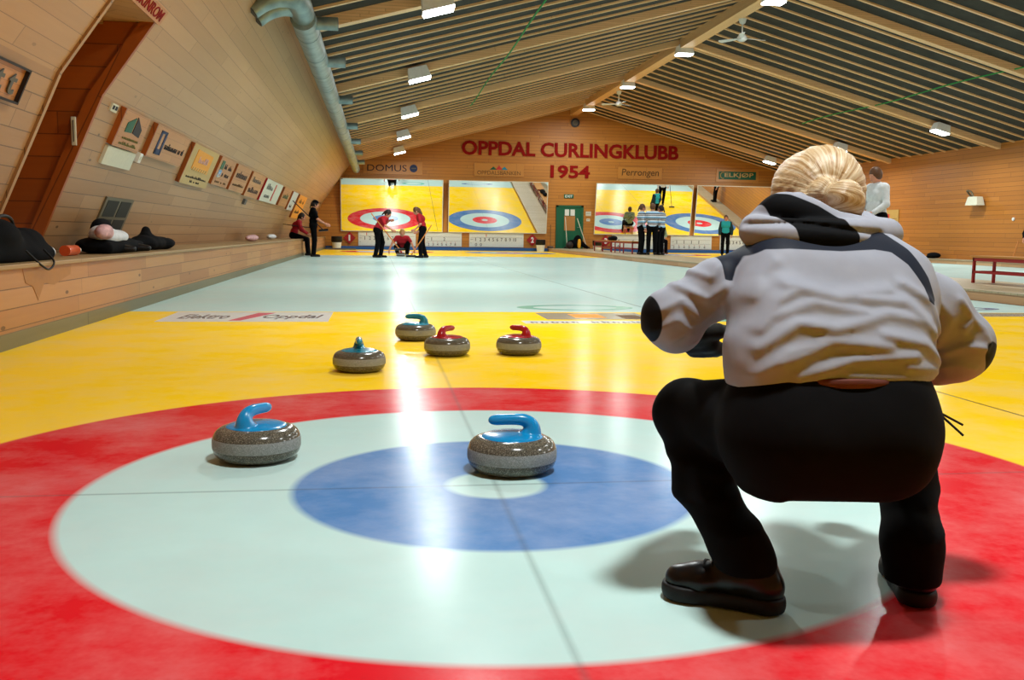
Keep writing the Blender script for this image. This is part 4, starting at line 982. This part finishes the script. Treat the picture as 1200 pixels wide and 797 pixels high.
# three red shirts
person('left sweeper in a red jersey leaning over a broom', (-.32, 26.0, 0), -PI/2-.35, 'red_cloth', 'trouser_black', 'hair_dark',
       dict(pv=(0, -.04, .88), hipL=(-.09, -.04, .84), hipR=(.09, -.04, .84), ch=(0, .1, 1.12), nk=(0, .2, 1.24), hd=(0, .28, 1.34), sL=(-.18, .16, 1.2), sR=(.18, .16, 1.2), kL=(-.12, .06, .46), kR=(.12, .0, .46), aL=(-.12, .0, .09), aR=(.12, -.08, .09),
            eL=(-.26, .1, 1.02), wL=(-.16, .30, 1.15), eR=(.22, .28, .98), wR=(.08, .42, .86), hdL=(.2, 1, 0), hdR=(0, 1, -.4), look=(0, 1, -.5)), s=.98, sleeve='short', tail=True)
broom((-.56, 25.65, 1.32), (.28, 25.65, .26), 'broom with an orange handle held by the left sweeper', (1, .2, 0), mat='broom_wood')
person('right sweeper in a red jersey looking down at the ice', (1.0, 26.3, 0), PI/2-.1, 'red_cloth', 'trouser_black', 'hair_brown',
       dict(ch=(0, .06, 1.22), nk=(0, .12, 1.36), hd=(0, .2, 1.46), sL=(-.18, .1, 1.31), sR=(.18, .1, 1.31), pv=(0, 0, .93), hipL=(-.1, 0, .9), hipR=(.1, 0, .9), eL=(-.25, .06, 1.05), wL=(-.14, .22, .9), eR=(.23, .02, 1.05), wR=(.1, .16, .84), aL=(-.16, .05, .09), aR=(.12, -.08, .09), kL=(-.14, .08, .5), look=(0, 1, -.6), hdL=(0, 1, -.5), hdR=(0, 1, -.6)), s=.97, sleeve='short', long_hair=True)
broom((1.25, 26.0, 1.0), (.62, 25.9, .06), 'broom with an orange handle held by the right sweeper', (1, .1, 0), mat='broom_wood')
person('blond player in red crouching behind a stone between the two sweepers', (.42, 28.3, 0), PI, 'red_cloth', 'trouser_black', 'hair_blond',
       dict(pv=(0, -.15, .32), hipL=(-.1, -.15, .3), hipR=(.1, -.15, .3), kL=(-.2, .2, .42), kR=(.2, .15, .3), aL=(-.16, -.02, .09), aR=(.14, -.25, .09), ch=(0, .06, .52), nk=(0, .17, .64), hd=(0, .25, .75), sL=(-.18, .12, .6), sR=(.18, .12, .6), eL=(-.3, .28, .42), wL=(-.38, .42, .22), eR=(.32, .26, .42), wR=(.42, .36, .2),
            hdL=(-.2, .6, -.8), hdR=(.2, .5, -.8), look=(0, 1, -.1)), s=1.0, sleeve='short')
t = empty('curling_stone', (.36, 27.7, 0), 1.2); tag(t, 'curling stone in front of the crouching red player', 'curling stone', 'curling stones')
for ch in first['src'].children:
    if ch.name.startswith('handle'): continue
    c = ch.copy(); COL.objects.link(c); c.parent = t
handle(t, 'handle_red')
# three striped jerseys in a huddle on the walkway
st = dict(kL=(-.1, .02, .5))
person('leftmost of the three in striped jerseys, ponytail, facing right', (8.22, 27.5, .14), -PI/2, 'striped_jersey', 'trouser_black', 'hair_brown', dict(eL=(-.2, .1, 1.15), wL=(-.1, .3, 1.2), hdL=(.5, 1, 0)), s=.97, tail=True)
person('middle of the three in striped jerseys, seen from behind', (8.52, 27.25, .14), -.15, 'striped_jersey', 'trouser_black', 'hair_brown', dict(eL=(-.26, .05, 1.12), wL=(-.2, .25, 1.12), hdL=(.3, 1, 0)), s=.98)
person('rightmost of the three in striped jerseys, dark hair, facing left', (8.86, 27.4, .14), .7, 'striped_jersey', 'trouser_black', 'hair_dark', dict(eR=(.24, .08, 1.15), wR=(.12, .3, 1.18), hdR=(-.4, 1, 0)), s=.95, tail=True)
# teal top, two versions of the far players
person('player with a teal top and dark open jacket standing on a far sheet', (13.7, 34.3, 0), PI-.3, 'teal_cloth', 'trouser_black', 'hair_brown', dict(eL=(-.27, .0, 1.12), wL=(-.25, .1, .88)), s=.96, sleeve='long', jacket='dark_teal')
person('white-shirted man with a broom seen from behind in the third mirror', (14.9, 31.3, 0), .1, 'white_cloth', 'trouser_black', 'hair_dark', dict(eR=(.26, .06, 1.12), wR=(.22, .26, 1.02), hdR=(0, 1, -.2)), s=1.04)
broom((15.2, 31.6, 1.15), (15.35, 31.9, .05), 'dark broom standing on the ice beside the far white-shirted man', (1, 0, 0), mat='sign_dark', r=.014)
person('man in a white shirt and dark trousers standing on the walkway behind the woman’s head', (7.85, 12.0, .14), PI/2+.2, 'white_cloth', 'trouser_black', 'hair_brown', dict(hd=(0, .05, 1.57), look=(0, 1, -.25), eL=(-.24, .02, 1.12), wL=(-.16, .2, .98), eR=(.24, .02, 1.12), wR=(.14, .2, .98), hdL=(0, 1, -.2), hdR=(0, 1, -.2)), s=1.06, h=.010)
person('player with a red cap beyond the blue rings, glimpsed in the rightmost mirror', (18.05, 31.0, .14), PI/2, 'grey_cloth', 'trouser_black', 'hair_dark', dict(), s=.95, cap='red_cloth')
SIT = dict(pv=(0, .0, .56), hipL=(-.1, .0, .54), hipR=(.1, .0, .54), kL=(-.13, .42, .50), kR=(.13, .42, .50), aL=(-.13, .44, .09), aR=(.13, .44, .09), ch=(0, .04, .86), nk=(0, .06, 1.03), hd=(0, .1, 1.16), sL=(-.18, .05, .98), sR=(.18, .05, .98), eL=(-.22, .12, .74), wL=(-.13, .32, .66), eR=(.22, .12, .74), wR=(.13, .32, .66), hdL=(0, 1, -.2), hdR=(0, 1, -.2))
person('person in grey-green camouflage sitting low, reflected in the third mirror beside the striped jerseys', (11.7, 36.8, .0), PI, 'camo_cloth', 'trouser_black', 'hair_brown', SIT, s=1.05)
t = thing('wooden_stool', 'low wooden stool under the camouflaged sitter', 'stool', (11.7, 36.8, 0))
G().box(-.22, .22, -.18, .18, .36, .40).build('seat', 'gable_pine', t)
for x in (-.2, .16):
    for y in (-.16, .12): G().box(x, x+.04, y, y+.04, 0, .36).build('leg', 'gable_pine', t)
person('dark-clad person with a stick, cut by the right edge of the view', (18.02, 21.55, .14), PI/2+.3, 'black_cloth', 'trouser_black', 'hair_dark', dict(ch=(0, .12, 1.0), nk=(0, .2, 1.1), hd=(0, .3, 1.19), sL=(-.18, .18, 1.05), sR=(.18, .18, 1.05), pv=(0, -.05, .8), hipL=(-.09, -.05, .78), hipR=(.09, -.05, .78), kL=(-.11, .05, .45), kR=(.11, .05, .45), eL=(-.22, .24, .85), wL=(-.16, .4, .72), eR=(.22, .24, .85), wR=(.1, .4, .72)), s=.97)
broom((17.62, 21.75, .75), (17.5, 21.8, .22), 'short stick of the dark-clad person at the right edge', (1, 0, 0), mat='broom_wood', r=.018)
# ================================================================== the crouching woman (world coordinates)
W = thing('person', 'blonde woman in a light grey jacket and black trousers crouching with her back to us', 'person', (0, 0, 0))
WX = lambda px, py, y: P(px, py, 1, y)
# ---- skin body: one continuous surface inside the clothes
hc = V3(.66, -.70, .858)
lk = V3(-.35, 1, -.12); lk /= np.linalg.norm(lk); sd = np.cross(lk, V3(0, 0, 1)); sd /= np.linalg.norm(sd); u2 = np.cross(sd, lk); HR = np.stack([sd, lk, u2], 1)
HH = lambda x, y, z: hc+HR@V3(x, y, z)
hipL, hipR = V3(.455, -1.06, .385), V3(.635, -1.06, .375)
knL, knR = V3(.355, -.72, .358), V3(.87, -.74, .35)
anL, anR = V3(.385, -.985, .095), V3(.765, -1.0, .095)
shL, shR = V3(.46, -.87, .69), V3(.755, -.88, .665)
elL, elR = V3(.262, -.86, .592), V3(.928, -.87, .535)
wrL, wrR = V3(.362, -.68, .556), V3(.85, -.66, .46)
body = [_e(hc, (.075, .093, .108), HR), _e(HH(0, .03, -.055), (.054, .058, .054), HR), _c(HH(0, .088, .0), HH(0, .11, -.025), .009, .013), _e(HH(-.078, 0, -.01), (.012, .02, .028), HR), _e(HH(.078, 0, -.01), (.012, .02, .028), HR), _c(HH(-.035, .083, .022), HH(.035, .083, .022), .011), _c(HH(-.02, .09, -.058), HH(.02, .09, -.058), .008),
        _c(HH(0, -.01, -.06), V3(.61, -.84, .76), .05, .055), _c(V3(.53, -.89, .69), V3(.68, -.89, .68), .062), _c(V3(.5, -.97, .58), V3(.62, -.97, .58), .082), _c(V3(.49, -1.03, .46), V3(.60, -1.03, .46), .085),
        _c(hipL, hipR, .085), _c(hipL, knL, .08, .052), _c(hipR, knR, .08, .052), _c(knL, anL, .05, .034), _c(knR, anR, .05, .034),
        _c(anL, V3(.36, -.965, .05), .03, .02), _c(anR, V3(.785, -.95, .05), .03, .02),
        _c(shL, elL, .045, .036), _c(elL, wrL, .036, .026), _c(shR, elR, .045, .036), _c(elR, wrR, .036, .026)]
body += hand_prims(wrL, (.55, .5, -.55), (.4, .6, .5), .95, -1, .35)+hand_prims(wrR, (-.2, .6, -.7), (.2, .7, .4), .95, 1, .5)
bo = vox('body', body, 'skin', W, h=.008, k=.02)
for nm, ww, dd, nn, sdv, cu in (('left', wrL, (.55, .5, -.55), (.4, .6, .5), -1, .35), ('right', wrR, (-.2, .6, -.7), (.2, .7, .4), 1, .5)):
    hp = hand_prims(ww, dd, nn, .98, sdv, cu); hp = [(p[0], p[1], p[2], p[3]+.0085, p[4]+.0075, p[5]) for p in hp]
    d_ = np.array(dd)/np.linalg.norm(dd); hp.append(_c(ww-d_*.03, ww+d_*.02, .036, .033))
    vox('glove', hp, 'glove', W, h=.005, k=.008)
# ---- trousers
tr = [_c(V3(.43, -1.07, .37), V3(.632, -1.07, .362), .120), _c(V3(.445, -1.05, .43), V3(.635, -1.05, .43), .116), _c(V3(.455, -1.02, .49), V3(.62, -1.02, .485), .095),
      _c(hipL+V3(-.02, .03, 0), knL, .100, .076), _c(hipR+V3(.03, .03, 0), knR, .108, .078),
      _c(knL, V3(.345, -.86, .235), .068, .056), _c(V3(.345, -.86, .235), V3(.385, -1.0, .125), .056, .056), _c(V3(.385, -1.0, .125), V3(.395, -1.01, .095), .056, .059),
      _c(knR, V3(.825, -.86, .23), .074, .060), _c(V3(.825, -.86, .23), V3(.768, -.995, .115), .060, .058), _c(V3(.768, -.995, .115), V3(.763, -1.01, .06), .058, .058)]
def trf(F, X, Y, Z):
    F = F+.0035*noise3(X, Y, Z*1.6, 26, 41)
    for (a, b, c, amp, w) in (((.27, -.82, .20), (.40, -.88, .23), 0, .006, .012), ((.28, -.80, .28), (.41, -.9, .26), 0, .006, .012), ((.33, -.9, .16), (.46, -1.0, .19), 0, .006, .010), ((.80, -.9, .2), (.92, -.9, .22), 0, .006, .012), ((.76, -1.0, .14), (.87, -1.0, .17), 0, .006, .01)):
        a, b = np.array(a), np.array(b); d = b-a; t_ = np.clip(((X-a[0])*d[0]+(Z-a[2])*d[2])/(d[0]**2+d[2]**2), 0, 1)
        q = (X-a[0]-t_*d[0])**2+(Z-a[2]-t_*d[2])**2; F = F-amp*np.exp(-q/w**2)
    return np.maximum(F, np.where(X < .6, .082, .045)-Z)
vox('trousers', tr, 'trouser_black', W, h=.0075, k=.035, fn=trf)
g1 = G(); pts = [V3(.54+.19*math.cos(a), -1.02+.125*math.sin(a), .492) for a in np.linspace(PI*.98, PI*2.02, 30)]
g1.prism([pts[0], pts[0]+V3(0, .01, 0), pts[0]+V3(0, .01, .02), pts[0]+V3(0, 0, .02)], (0, 0, .001)); g1 = G(); g1.tube(pts, .011, 8); g1.build('belt', 'sock', W, U=None, smooth=True)
for p0, p1 in ((V3(.735, -1.10, .43), V3(.778, -1.13, .385)), (V3(.735, -1.10, .43), V3(.795, -1.10, .40))):
    g1 = G(); g1.tube([p0, p1], .0025, 6); g1.build('drawstring', 'rubber', W, U=None)
# ---- shoes
def shoe(heel, toe, side, name='shoe'):
    heel = V3(*heel); toe = V3(*toe); d = toe-heel; L = np.linalg.norm(d); d /= L; n = V3(-d[1], d[0], 0)
    at = lambda u, v, z: heel+d*u+n*v+V3(0, 0, z)
    up_ = [_c(at(.035, 0, .05), at(.09, 0, .055), .036, .038), _c(at(.09, 0, .06), at(.17, .004*side, .05), .038, .036, ((0, 0, 1), .9)), _c(at(.17, .004*side, .046), at(L-.04, .008*side, .043), .04, .036, ((0, 0, 1), .85)), _c(at(.045, 0, .06), at(.05, 0, .085), .037, .038), _c(at(.08, 0, .07), at(.11, 0, .085), .034, .03)]
    o = vox(name, up_, 'shoe_leather', W, h=.005, k=.02, fn=lambda F, X, Y, Z: np.maximum(F, .03-Z))
    sl = [_c(at(.035, 0, .02), at(.12, 0, .02), .041, .038), _c(at(.12, 0, .02), at(.2, .006*side, .02), .037, .045), _c(at(.2, .006*side, .02), at(L-.04, .008*side, .022), .045, .042)]
    vox('sole', sl, 'rubber', o, h=.005, k=.015, fn=lambda F, X, Y, Z: np.maximum(np.maximum(F, Z-.036), .0035-Z))
    for k_ in range(3):
        u = .125+.018*k_; g1 = G(); g1.tube(smoothpath([at(u, -.022, .088-.004*k_), at(u+.003, 0, .099-.006*k_), at(u, .022, .088-.004*k_)], 4), .003, 6); g1.build('lace', 'rubber', o, U=None)
    g1 = G(); g1.tube(smoothpath([at(.12, .0, .10), at(.13, .03, .115), at(.14, .035, .105), at(.122, .004, .098)], 4), .003, 6); g1.build('lace', 'rubber', o, U=None)
    return o
shoe((.462, -1.045, 0), (.255, -.905, 0), 1); shoe((.758, -1.055, 0), (.84, -.80, 0), -1)
g1 = G(); g1.tube([V3(.405, -1.005, .07), V3(.40, -1.0, .11)], .042, 20); g1.build('sock', 'sock', W, U=None, smooth=True)
# ---- jacket
FOLDS = [  # creases across the back: pixel polylines measured on the photograph, depth of relief, width
 ((905, 330), (960, 345), (1020, 338), .010, .012), ((880, 365), (930, 350), (985, 362), .008, .010), ((940, 380), (1010, 362), (1060, 372), .010, .011),
 ((862, 400), (905, 372), (950, 378), .010, .010), ((880, 415), (940, 392), (1000, 398), .010, .011), ((985, 345), (1035, 350), (1065, 385), .012, .012),
 ((900, 432), (960, 412), (1030, 408), .009, .010), ((1000, 385), (1045, 395), (1075, 420), .010, .010), ((858, 430), (890, 405), (915, 398), .009, .009), ((1020, 420), (1060, 425), (1090, 440), .008, .010),
 ((868, 380), (890, 350), (915, 335), .009, .010), ((955, 430), (1010, 432), (1060, 438), .007, .009), ((1040, 330), (1068, 350), (1080, 385), .010, .010), ((872, 345), (885, 320), (905, 305), .007, .010)]
FL = [([P(q[0], q[1], 1, -1.0) for q in f[:-2]], f[-2], f[-1]*1.15) for f in FOLDS]
def relief(X, Z, lines):
    out = 0
    for pts, amp, w in lines:
        q = None
        for a, b in zip(pts[:-1], pts[1:]):
            dx, dz = b[0]-a[0], b[2]-a[2]; t_ = np.clip(((X-a[0])*dx+(Z-a[2])*dz)/(dx*dx+dz*dz), 0, 1)
            d_ = (X-a[0]-t_*dx)**2+(Z-a[2]-t_*dz)**2; q = d_ if q is None else np.minimum(q, d_)
        out = np.maximum(out, amp*np.exp(-q/w**2))
    return out
tor = [_c(V3(.425, -1.04, .515), V3(.635, -1.04, .507), .102), _c(V3(.452, -1.01, .565), V3(.655, -1.01, .555), .106), _c(V3(.468, -.96, .63), V3(.69, -.96, .62), .106), _c(V3(.485, -.92, .685), V3(.715, -.92, .672), .092), _c(V3(.53, -.88, .73), V3(.68, -.88, .72), .07)]
arm = [_c(shL, V3(.36, -.87, .655), .070, .060), _c(V3(.36, -.87, .655), elL, .060, .058), _c(elL, V3(.285, -.83, .565), .058, .054), _c(elL+V3(.01, 0, -.01), wrL+V3(-.005, -.01, .004), .058, .040),
       _c(shR, V3(.85, -.88, .615), .072, .070), _c(V3(.85, -.88, .615), elR, .070, .070), _c(elR, V3(.905, -.83, .505), .070, .066), _c(elR+V3(-.01, 0, -.02), wrR, .068, .043)]
AF = [((800, 335), (830, 352), (850, 335), .010, .009), ((775, 365), (800, 352), (820, 372), .008, .008), ((790, 402), (830, 372), (862, 340), .008, .006), ((770, 390), (795, 375), (812, 392), .008, .009), ((812, 315), (835, 325), (845, 310), .008, .008),
      ((1085, 345), (1105, 372), (1098, 410), .008, .012), ((1120, 350), (1135, 372), (1125, 385), .009, .008), ((1100, 418), (1125, 405), (1150, 408), .010, .009), ((1098, 438), (1120, 428), (1140, 432), .007, .008), ((1135, 372), (1150, 385), (1155, 402), .008, .008)]
AL = [([P(q[0], q[1], 1, -.93) for q in f[:-2]], f[-2], f[-1]) for f in AF]
def torcut(F, X, Y, Z):
    back = np.clip((-.93-Y)/.06, 0, 1)
    F = F-relief(X, Z, FL)*back*.8+.005*noise3(X*.8, Y, Z*2.0, 26, 5)
    return np.maximum(F, (.480-.012*np.sin((X-.3)*9)+.004*np.sin(X*55))-Z)
def armcut(F, X, Y, Z):
    return F-relief(X, Z, AL)*.8+.0045*noise3(X, Y, Z, 30, 9)
# colour regions of the jacket, as distances to outlines drawn in the plane of the back
def poly(pxs, y): return np.array([[P(a, b, 1, y)[0], P(a, b, 1, y)[2]] for a, b in pxs])
def sdpoly(x, z, P_):
    d = np.full(len(x), 1e9); s_ = np.ones(len(x)); n = len(P_); j_ = n-1
    for i in range(n):
        e = P_[j_]-P_[i]; w0, w1 = x-P_[i, 0], z-P_[i, 1]; t_ = np.clip((w0*e[0]+w1*e[1])/(e@e), 0, 1)
        d = np.minimum(d, (w0-e[0]*t_)**2+(w1-e[1]*t_)**2)
        c1 = z >= P_[i, 1]; c2 = z < P_[j_, 1]; c3 = e[0]*w1 > e[1]*w0
        flip = (c1 & c2 & c3) | (~c1 & ~c2 & ~c3); s_ = np.where(flip, -s_, s_); j_ = i
    return s_*np.sqrt(d)
navy = [poly([(850, 262), (925, 262), (985, 268), (1030, 268), (1030, 293), (985, 295), (925, 292), (903, 293), (888, 302), (878, 316), (871, 332), (864, 330), (864, 296), (858, 280)], -1.0), poly([(1015, 270), (1052, 268), (1068, 292), (1078, 325), (1080, 350), (1072, 356), (1064, 350), (1066, 336), (1056, 310), (1044, 296), (1020, 292)], -1.0)]  # navy yoke; its strip below the hood also paints the shadow line there
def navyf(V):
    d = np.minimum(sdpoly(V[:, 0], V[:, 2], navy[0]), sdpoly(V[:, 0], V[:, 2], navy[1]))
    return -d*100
def elbf(V):
    a = V3(.203, -.87, .585); da = np.sqrt(((V[:, 0]-a[0])/.030)**2+((V[:, 1]-a[1])/.09)**2+((V[:, 2]-a[2]+ .0*(V[:, 0]))/.062)**2)-1
    b = V3(.99, -.88, .495); x = V[:, 0]-b[0]; z = V[:, 2]-b[2]; c_, s_ = math.cos(-.75), math.sin(-.75)
    q1, q2 = x*c_-z*s_, x*s_+z*c_
    db = np.sqrt((q1/.032)**2+(q2/.085)**2+((V[:, 1]-b[1])/.12)**2)-1
    return -np.minimum(da, db)*5
m, nt, bs = newmat('jacket'); g = N(nt)
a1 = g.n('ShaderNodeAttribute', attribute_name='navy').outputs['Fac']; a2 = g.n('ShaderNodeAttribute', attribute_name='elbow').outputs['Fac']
ob = g.n('ShaderNodeTexCoord').outputs['Object']
c = g.mix(g.noise(ob, 25, 4), lin('#9699a4'), lin('#888b96'))
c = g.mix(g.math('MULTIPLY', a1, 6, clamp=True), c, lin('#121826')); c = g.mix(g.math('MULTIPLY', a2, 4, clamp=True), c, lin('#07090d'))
g.link(c, bs.inputs['Base Color']); bs.inputs['Roughness'].default_value = .62; bs.inputs['Specular IOR Level'].default_value = .15
g.bump(g.noise(ob, 600, 2), .15, .001, bs)
def jacket():
    allp = tor+arm; tmp = Field(allp, .0055, .03); f = Field.__new__(Field); f.h, f.o, f.ax = tmp.h, tmp.o, tmp.ax; tot = None
    for prims, cut, k in ((tor, torcut, .05), (arm, armcut, .02)):
        f.F = np.full(tmp.F.shape, .5, np.float32)
        for p in prims: r = max(p[3], p[4]); f.add(p, k, np.minimum(p[1], p[2])-r, np.maximum(p[1], p[2])+r)
        f.apply(cut)
        if tot is None: tot = f.F
        else: kk = .022; hh = np.clip(.5+.5*(tot-f.F)/kk, 0, 1); tot = tot*(1-hh)+f.F*hh-kk*hh*(1-hh)
    f.F = tot
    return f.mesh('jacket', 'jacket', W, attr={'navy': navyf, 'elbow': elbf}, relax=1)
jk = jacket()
# ---- hood
def hoodprims():
    out = []
    lo = smoothpath([V3(.49, -.74, .79), P(885, 268, 1, -.82), P(889, 273, 1, -.89), P(925, 278, 1, -.935), P(965, 281, 1, -.95), P(1000, 278, 1, -.93), V3(.745, -.86, .775), V3(.755, -.78, .785)], 4)
    rr = np.interp(np.linspace(0, 1, len(lo)), [0, .15, .3, .55, .8, 1], [.024, .026, .030, .036, .031, .026])
    for a, b, r1, r2 in zip(lo[:-1], lo[1:], rr[:-1], rr[1:]): out.append(_c(a, b, r1, r2))
    hi = smoothpath([P(893, 262, 1, -.78), P(898, 257, 1, -.83), P(915, 246, 1, -.87), P(940, 250, 1, -.89), P(965, 262, 1, -.90), P(992, 268, 1, -.895), P(1015, 268, 1, -.86), V3(.735, -.77, .81)], 4)
    rr = np.interp(np.linspace(0, 1, len(hi)), [0, .15, .35, .5, .75, 1], [.018, .024, .032, .03, .022, .02])
    for a, b, r1, r2 in zip(hi[:-1], hi[1:], rr[:-1], rr[1:]): out.append(_c(a, b, r1, r2))
    out.append(_c(P(922, 241, 1, -.84), P(935, 238, 1, -.80), .026, .024))
    out.append(_c(P(960, 285, 1, -.88), P(985, 280, 1, -.88), .05))
    return out
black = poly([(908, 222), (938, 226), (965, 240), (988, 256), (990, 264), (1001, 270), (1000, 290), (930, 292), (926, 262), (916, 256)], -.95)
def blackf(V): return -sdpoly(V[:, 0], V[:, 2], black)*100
m, nt, bs = newmat('hood'); g = N(nt)
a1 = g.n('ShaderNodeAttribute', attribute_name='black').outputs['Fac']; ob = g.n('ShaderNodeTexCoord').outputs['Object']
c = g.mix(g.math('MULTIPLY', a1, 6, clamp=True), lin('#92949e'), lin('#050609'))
g.link(c, bs.inputs['Base Color']); bs.inputs['Roughness'].default_value = .8; bs.inputs['Specular IOR Level'].default_value = .1
def hoodf(F, X, Y, Z):
    pts = [P(a, b, 1, -.95) for a, b in ((866, 262), (900, 262), (935, 262), (975, 268), (1010, 272), (1035, 274))]
    gr = relief(X, Z, [(pts, .010, .006)])*np.clip((-.86-Y)/.03, 0, 1)
    return F+gr+.003*noise3(X, Y, Z, 30, 17)
vox('hood', hoodprims(), 'hood', jk, h=.005, k=.018, fn=hoodf, attr={'black': blackf})
# ---- hair: swept back into a knot
bun = P(991, 233, 1, -.862); root = bun+V3(-.012, .035, .008)
bl = Vector(HH(0, 0, 0))
hp = [_e(HH(0, -.012, .012), (.091, .104, .108), HR), _e(HH(.0, .035, .02), (.086, .075, .092), HR), _e(HH(-.03, -.04, -.04), (.075, .07, .07), HR), _c(root+V3(-.01, .02, .005), bun, .035, .03), _e(bun, (.038, .036, .044), None), _e(bun+V3(.012, .0, -.02), (.034, .03, .04), None)]
fc = HH(0, .15, -.06)
def swirl(x, y, z):
    ang = np.arctan2(z-root[2], x-root[0]); r = np.sqrt((x-root[0])**2+(z-root[2])**2+(y-root[1])**2)
    w = .5*noise3(x, y, z, 12, 77)
    bd = np.sqrt((x-bun[0])**2+(y-bun[1])**2+(z-bun[2])**2)
    inb = np.clip((.062-bd)/.012, 0, 1)*np.clip((root[1]-.01-y)/.02, 0, 1)
    a2 = (x-bun[0])*26+(z-bun[2])*9+6*(((z-bun[2])/.05)**2)
    return (ang*3.2+w)*(1-inb)+a2*inb*.55, inb
def hairf(F, X, Y, Z):
    s_, inb = swirl(X, Y, Z)
    F = F+.0009*np.sin(s_*9)+.0007*np.sin(s_*23+1)
    bd = np.sqrt((X-bun[0])**2+(Y-bun[1])**2+(Z-bun[2])**2)
    F = F+.007*np.exp(-((bd-.050)/.007)**2)
    return np.maximum(F, .105-np.sqrt((X-fc[0])**2+(Y-fc[1])**2+(Z-fc[2])**2))
m, nt, bs = newmat('blond_hair'); g = N(nt)
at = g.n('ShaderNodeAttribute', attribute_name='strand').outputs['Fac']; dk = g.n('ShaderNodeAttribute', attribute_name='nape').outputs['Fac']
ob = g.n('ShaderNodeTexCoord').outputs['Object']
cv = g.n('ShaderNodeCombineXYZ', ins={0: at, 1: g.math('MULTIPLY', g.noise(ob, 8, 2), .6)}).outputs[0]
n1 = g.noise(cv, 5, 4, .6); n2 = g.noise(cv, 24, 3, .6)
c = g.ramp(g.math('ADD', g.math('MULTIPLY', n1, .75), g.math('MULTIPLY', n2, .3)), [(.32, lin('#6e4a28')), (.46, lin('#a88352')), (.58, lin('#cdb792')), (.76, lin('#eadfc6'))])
c = g.mix(dk, c, lin('#6b4828'))  # brown shade between head and knot, painted into the hair colour
g.link(c, bs.inputs['Base Color']); bs.inputs['Roughness'].default_value = .38; bs.inputs['Specular IOR Level'].default_value = .5
bs.inputs['Anisotropic'].default_value = .4
g.bump(n2, .5, .002, bs)
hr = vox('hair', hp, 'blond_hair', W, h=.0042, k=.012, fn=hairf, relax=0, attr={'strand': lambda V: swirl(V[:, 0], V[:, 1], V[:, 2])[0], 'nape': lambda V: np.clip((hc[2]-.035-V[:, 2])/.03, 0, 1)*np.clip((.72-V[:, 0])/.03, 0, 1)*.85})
rs = np.random.RandomState(3)
for k_ in range(10):     # a few loose strands at the nape
    x0 = rs.uniform(.60, .68); p0 = V3(x0, -.80, .845+rs.uniform(-.01, .01)); g1 = G()
    g1.tube(smoothpath([p0, p0+V3(.02, -.02, -.02), p0+V3(.035+rs.uniform(-.02, .02), -.035, -.035)], 4), [.0022]*8+[.001], 5); g1.build('loose_strand', 'hair_blond', hr, U=None)
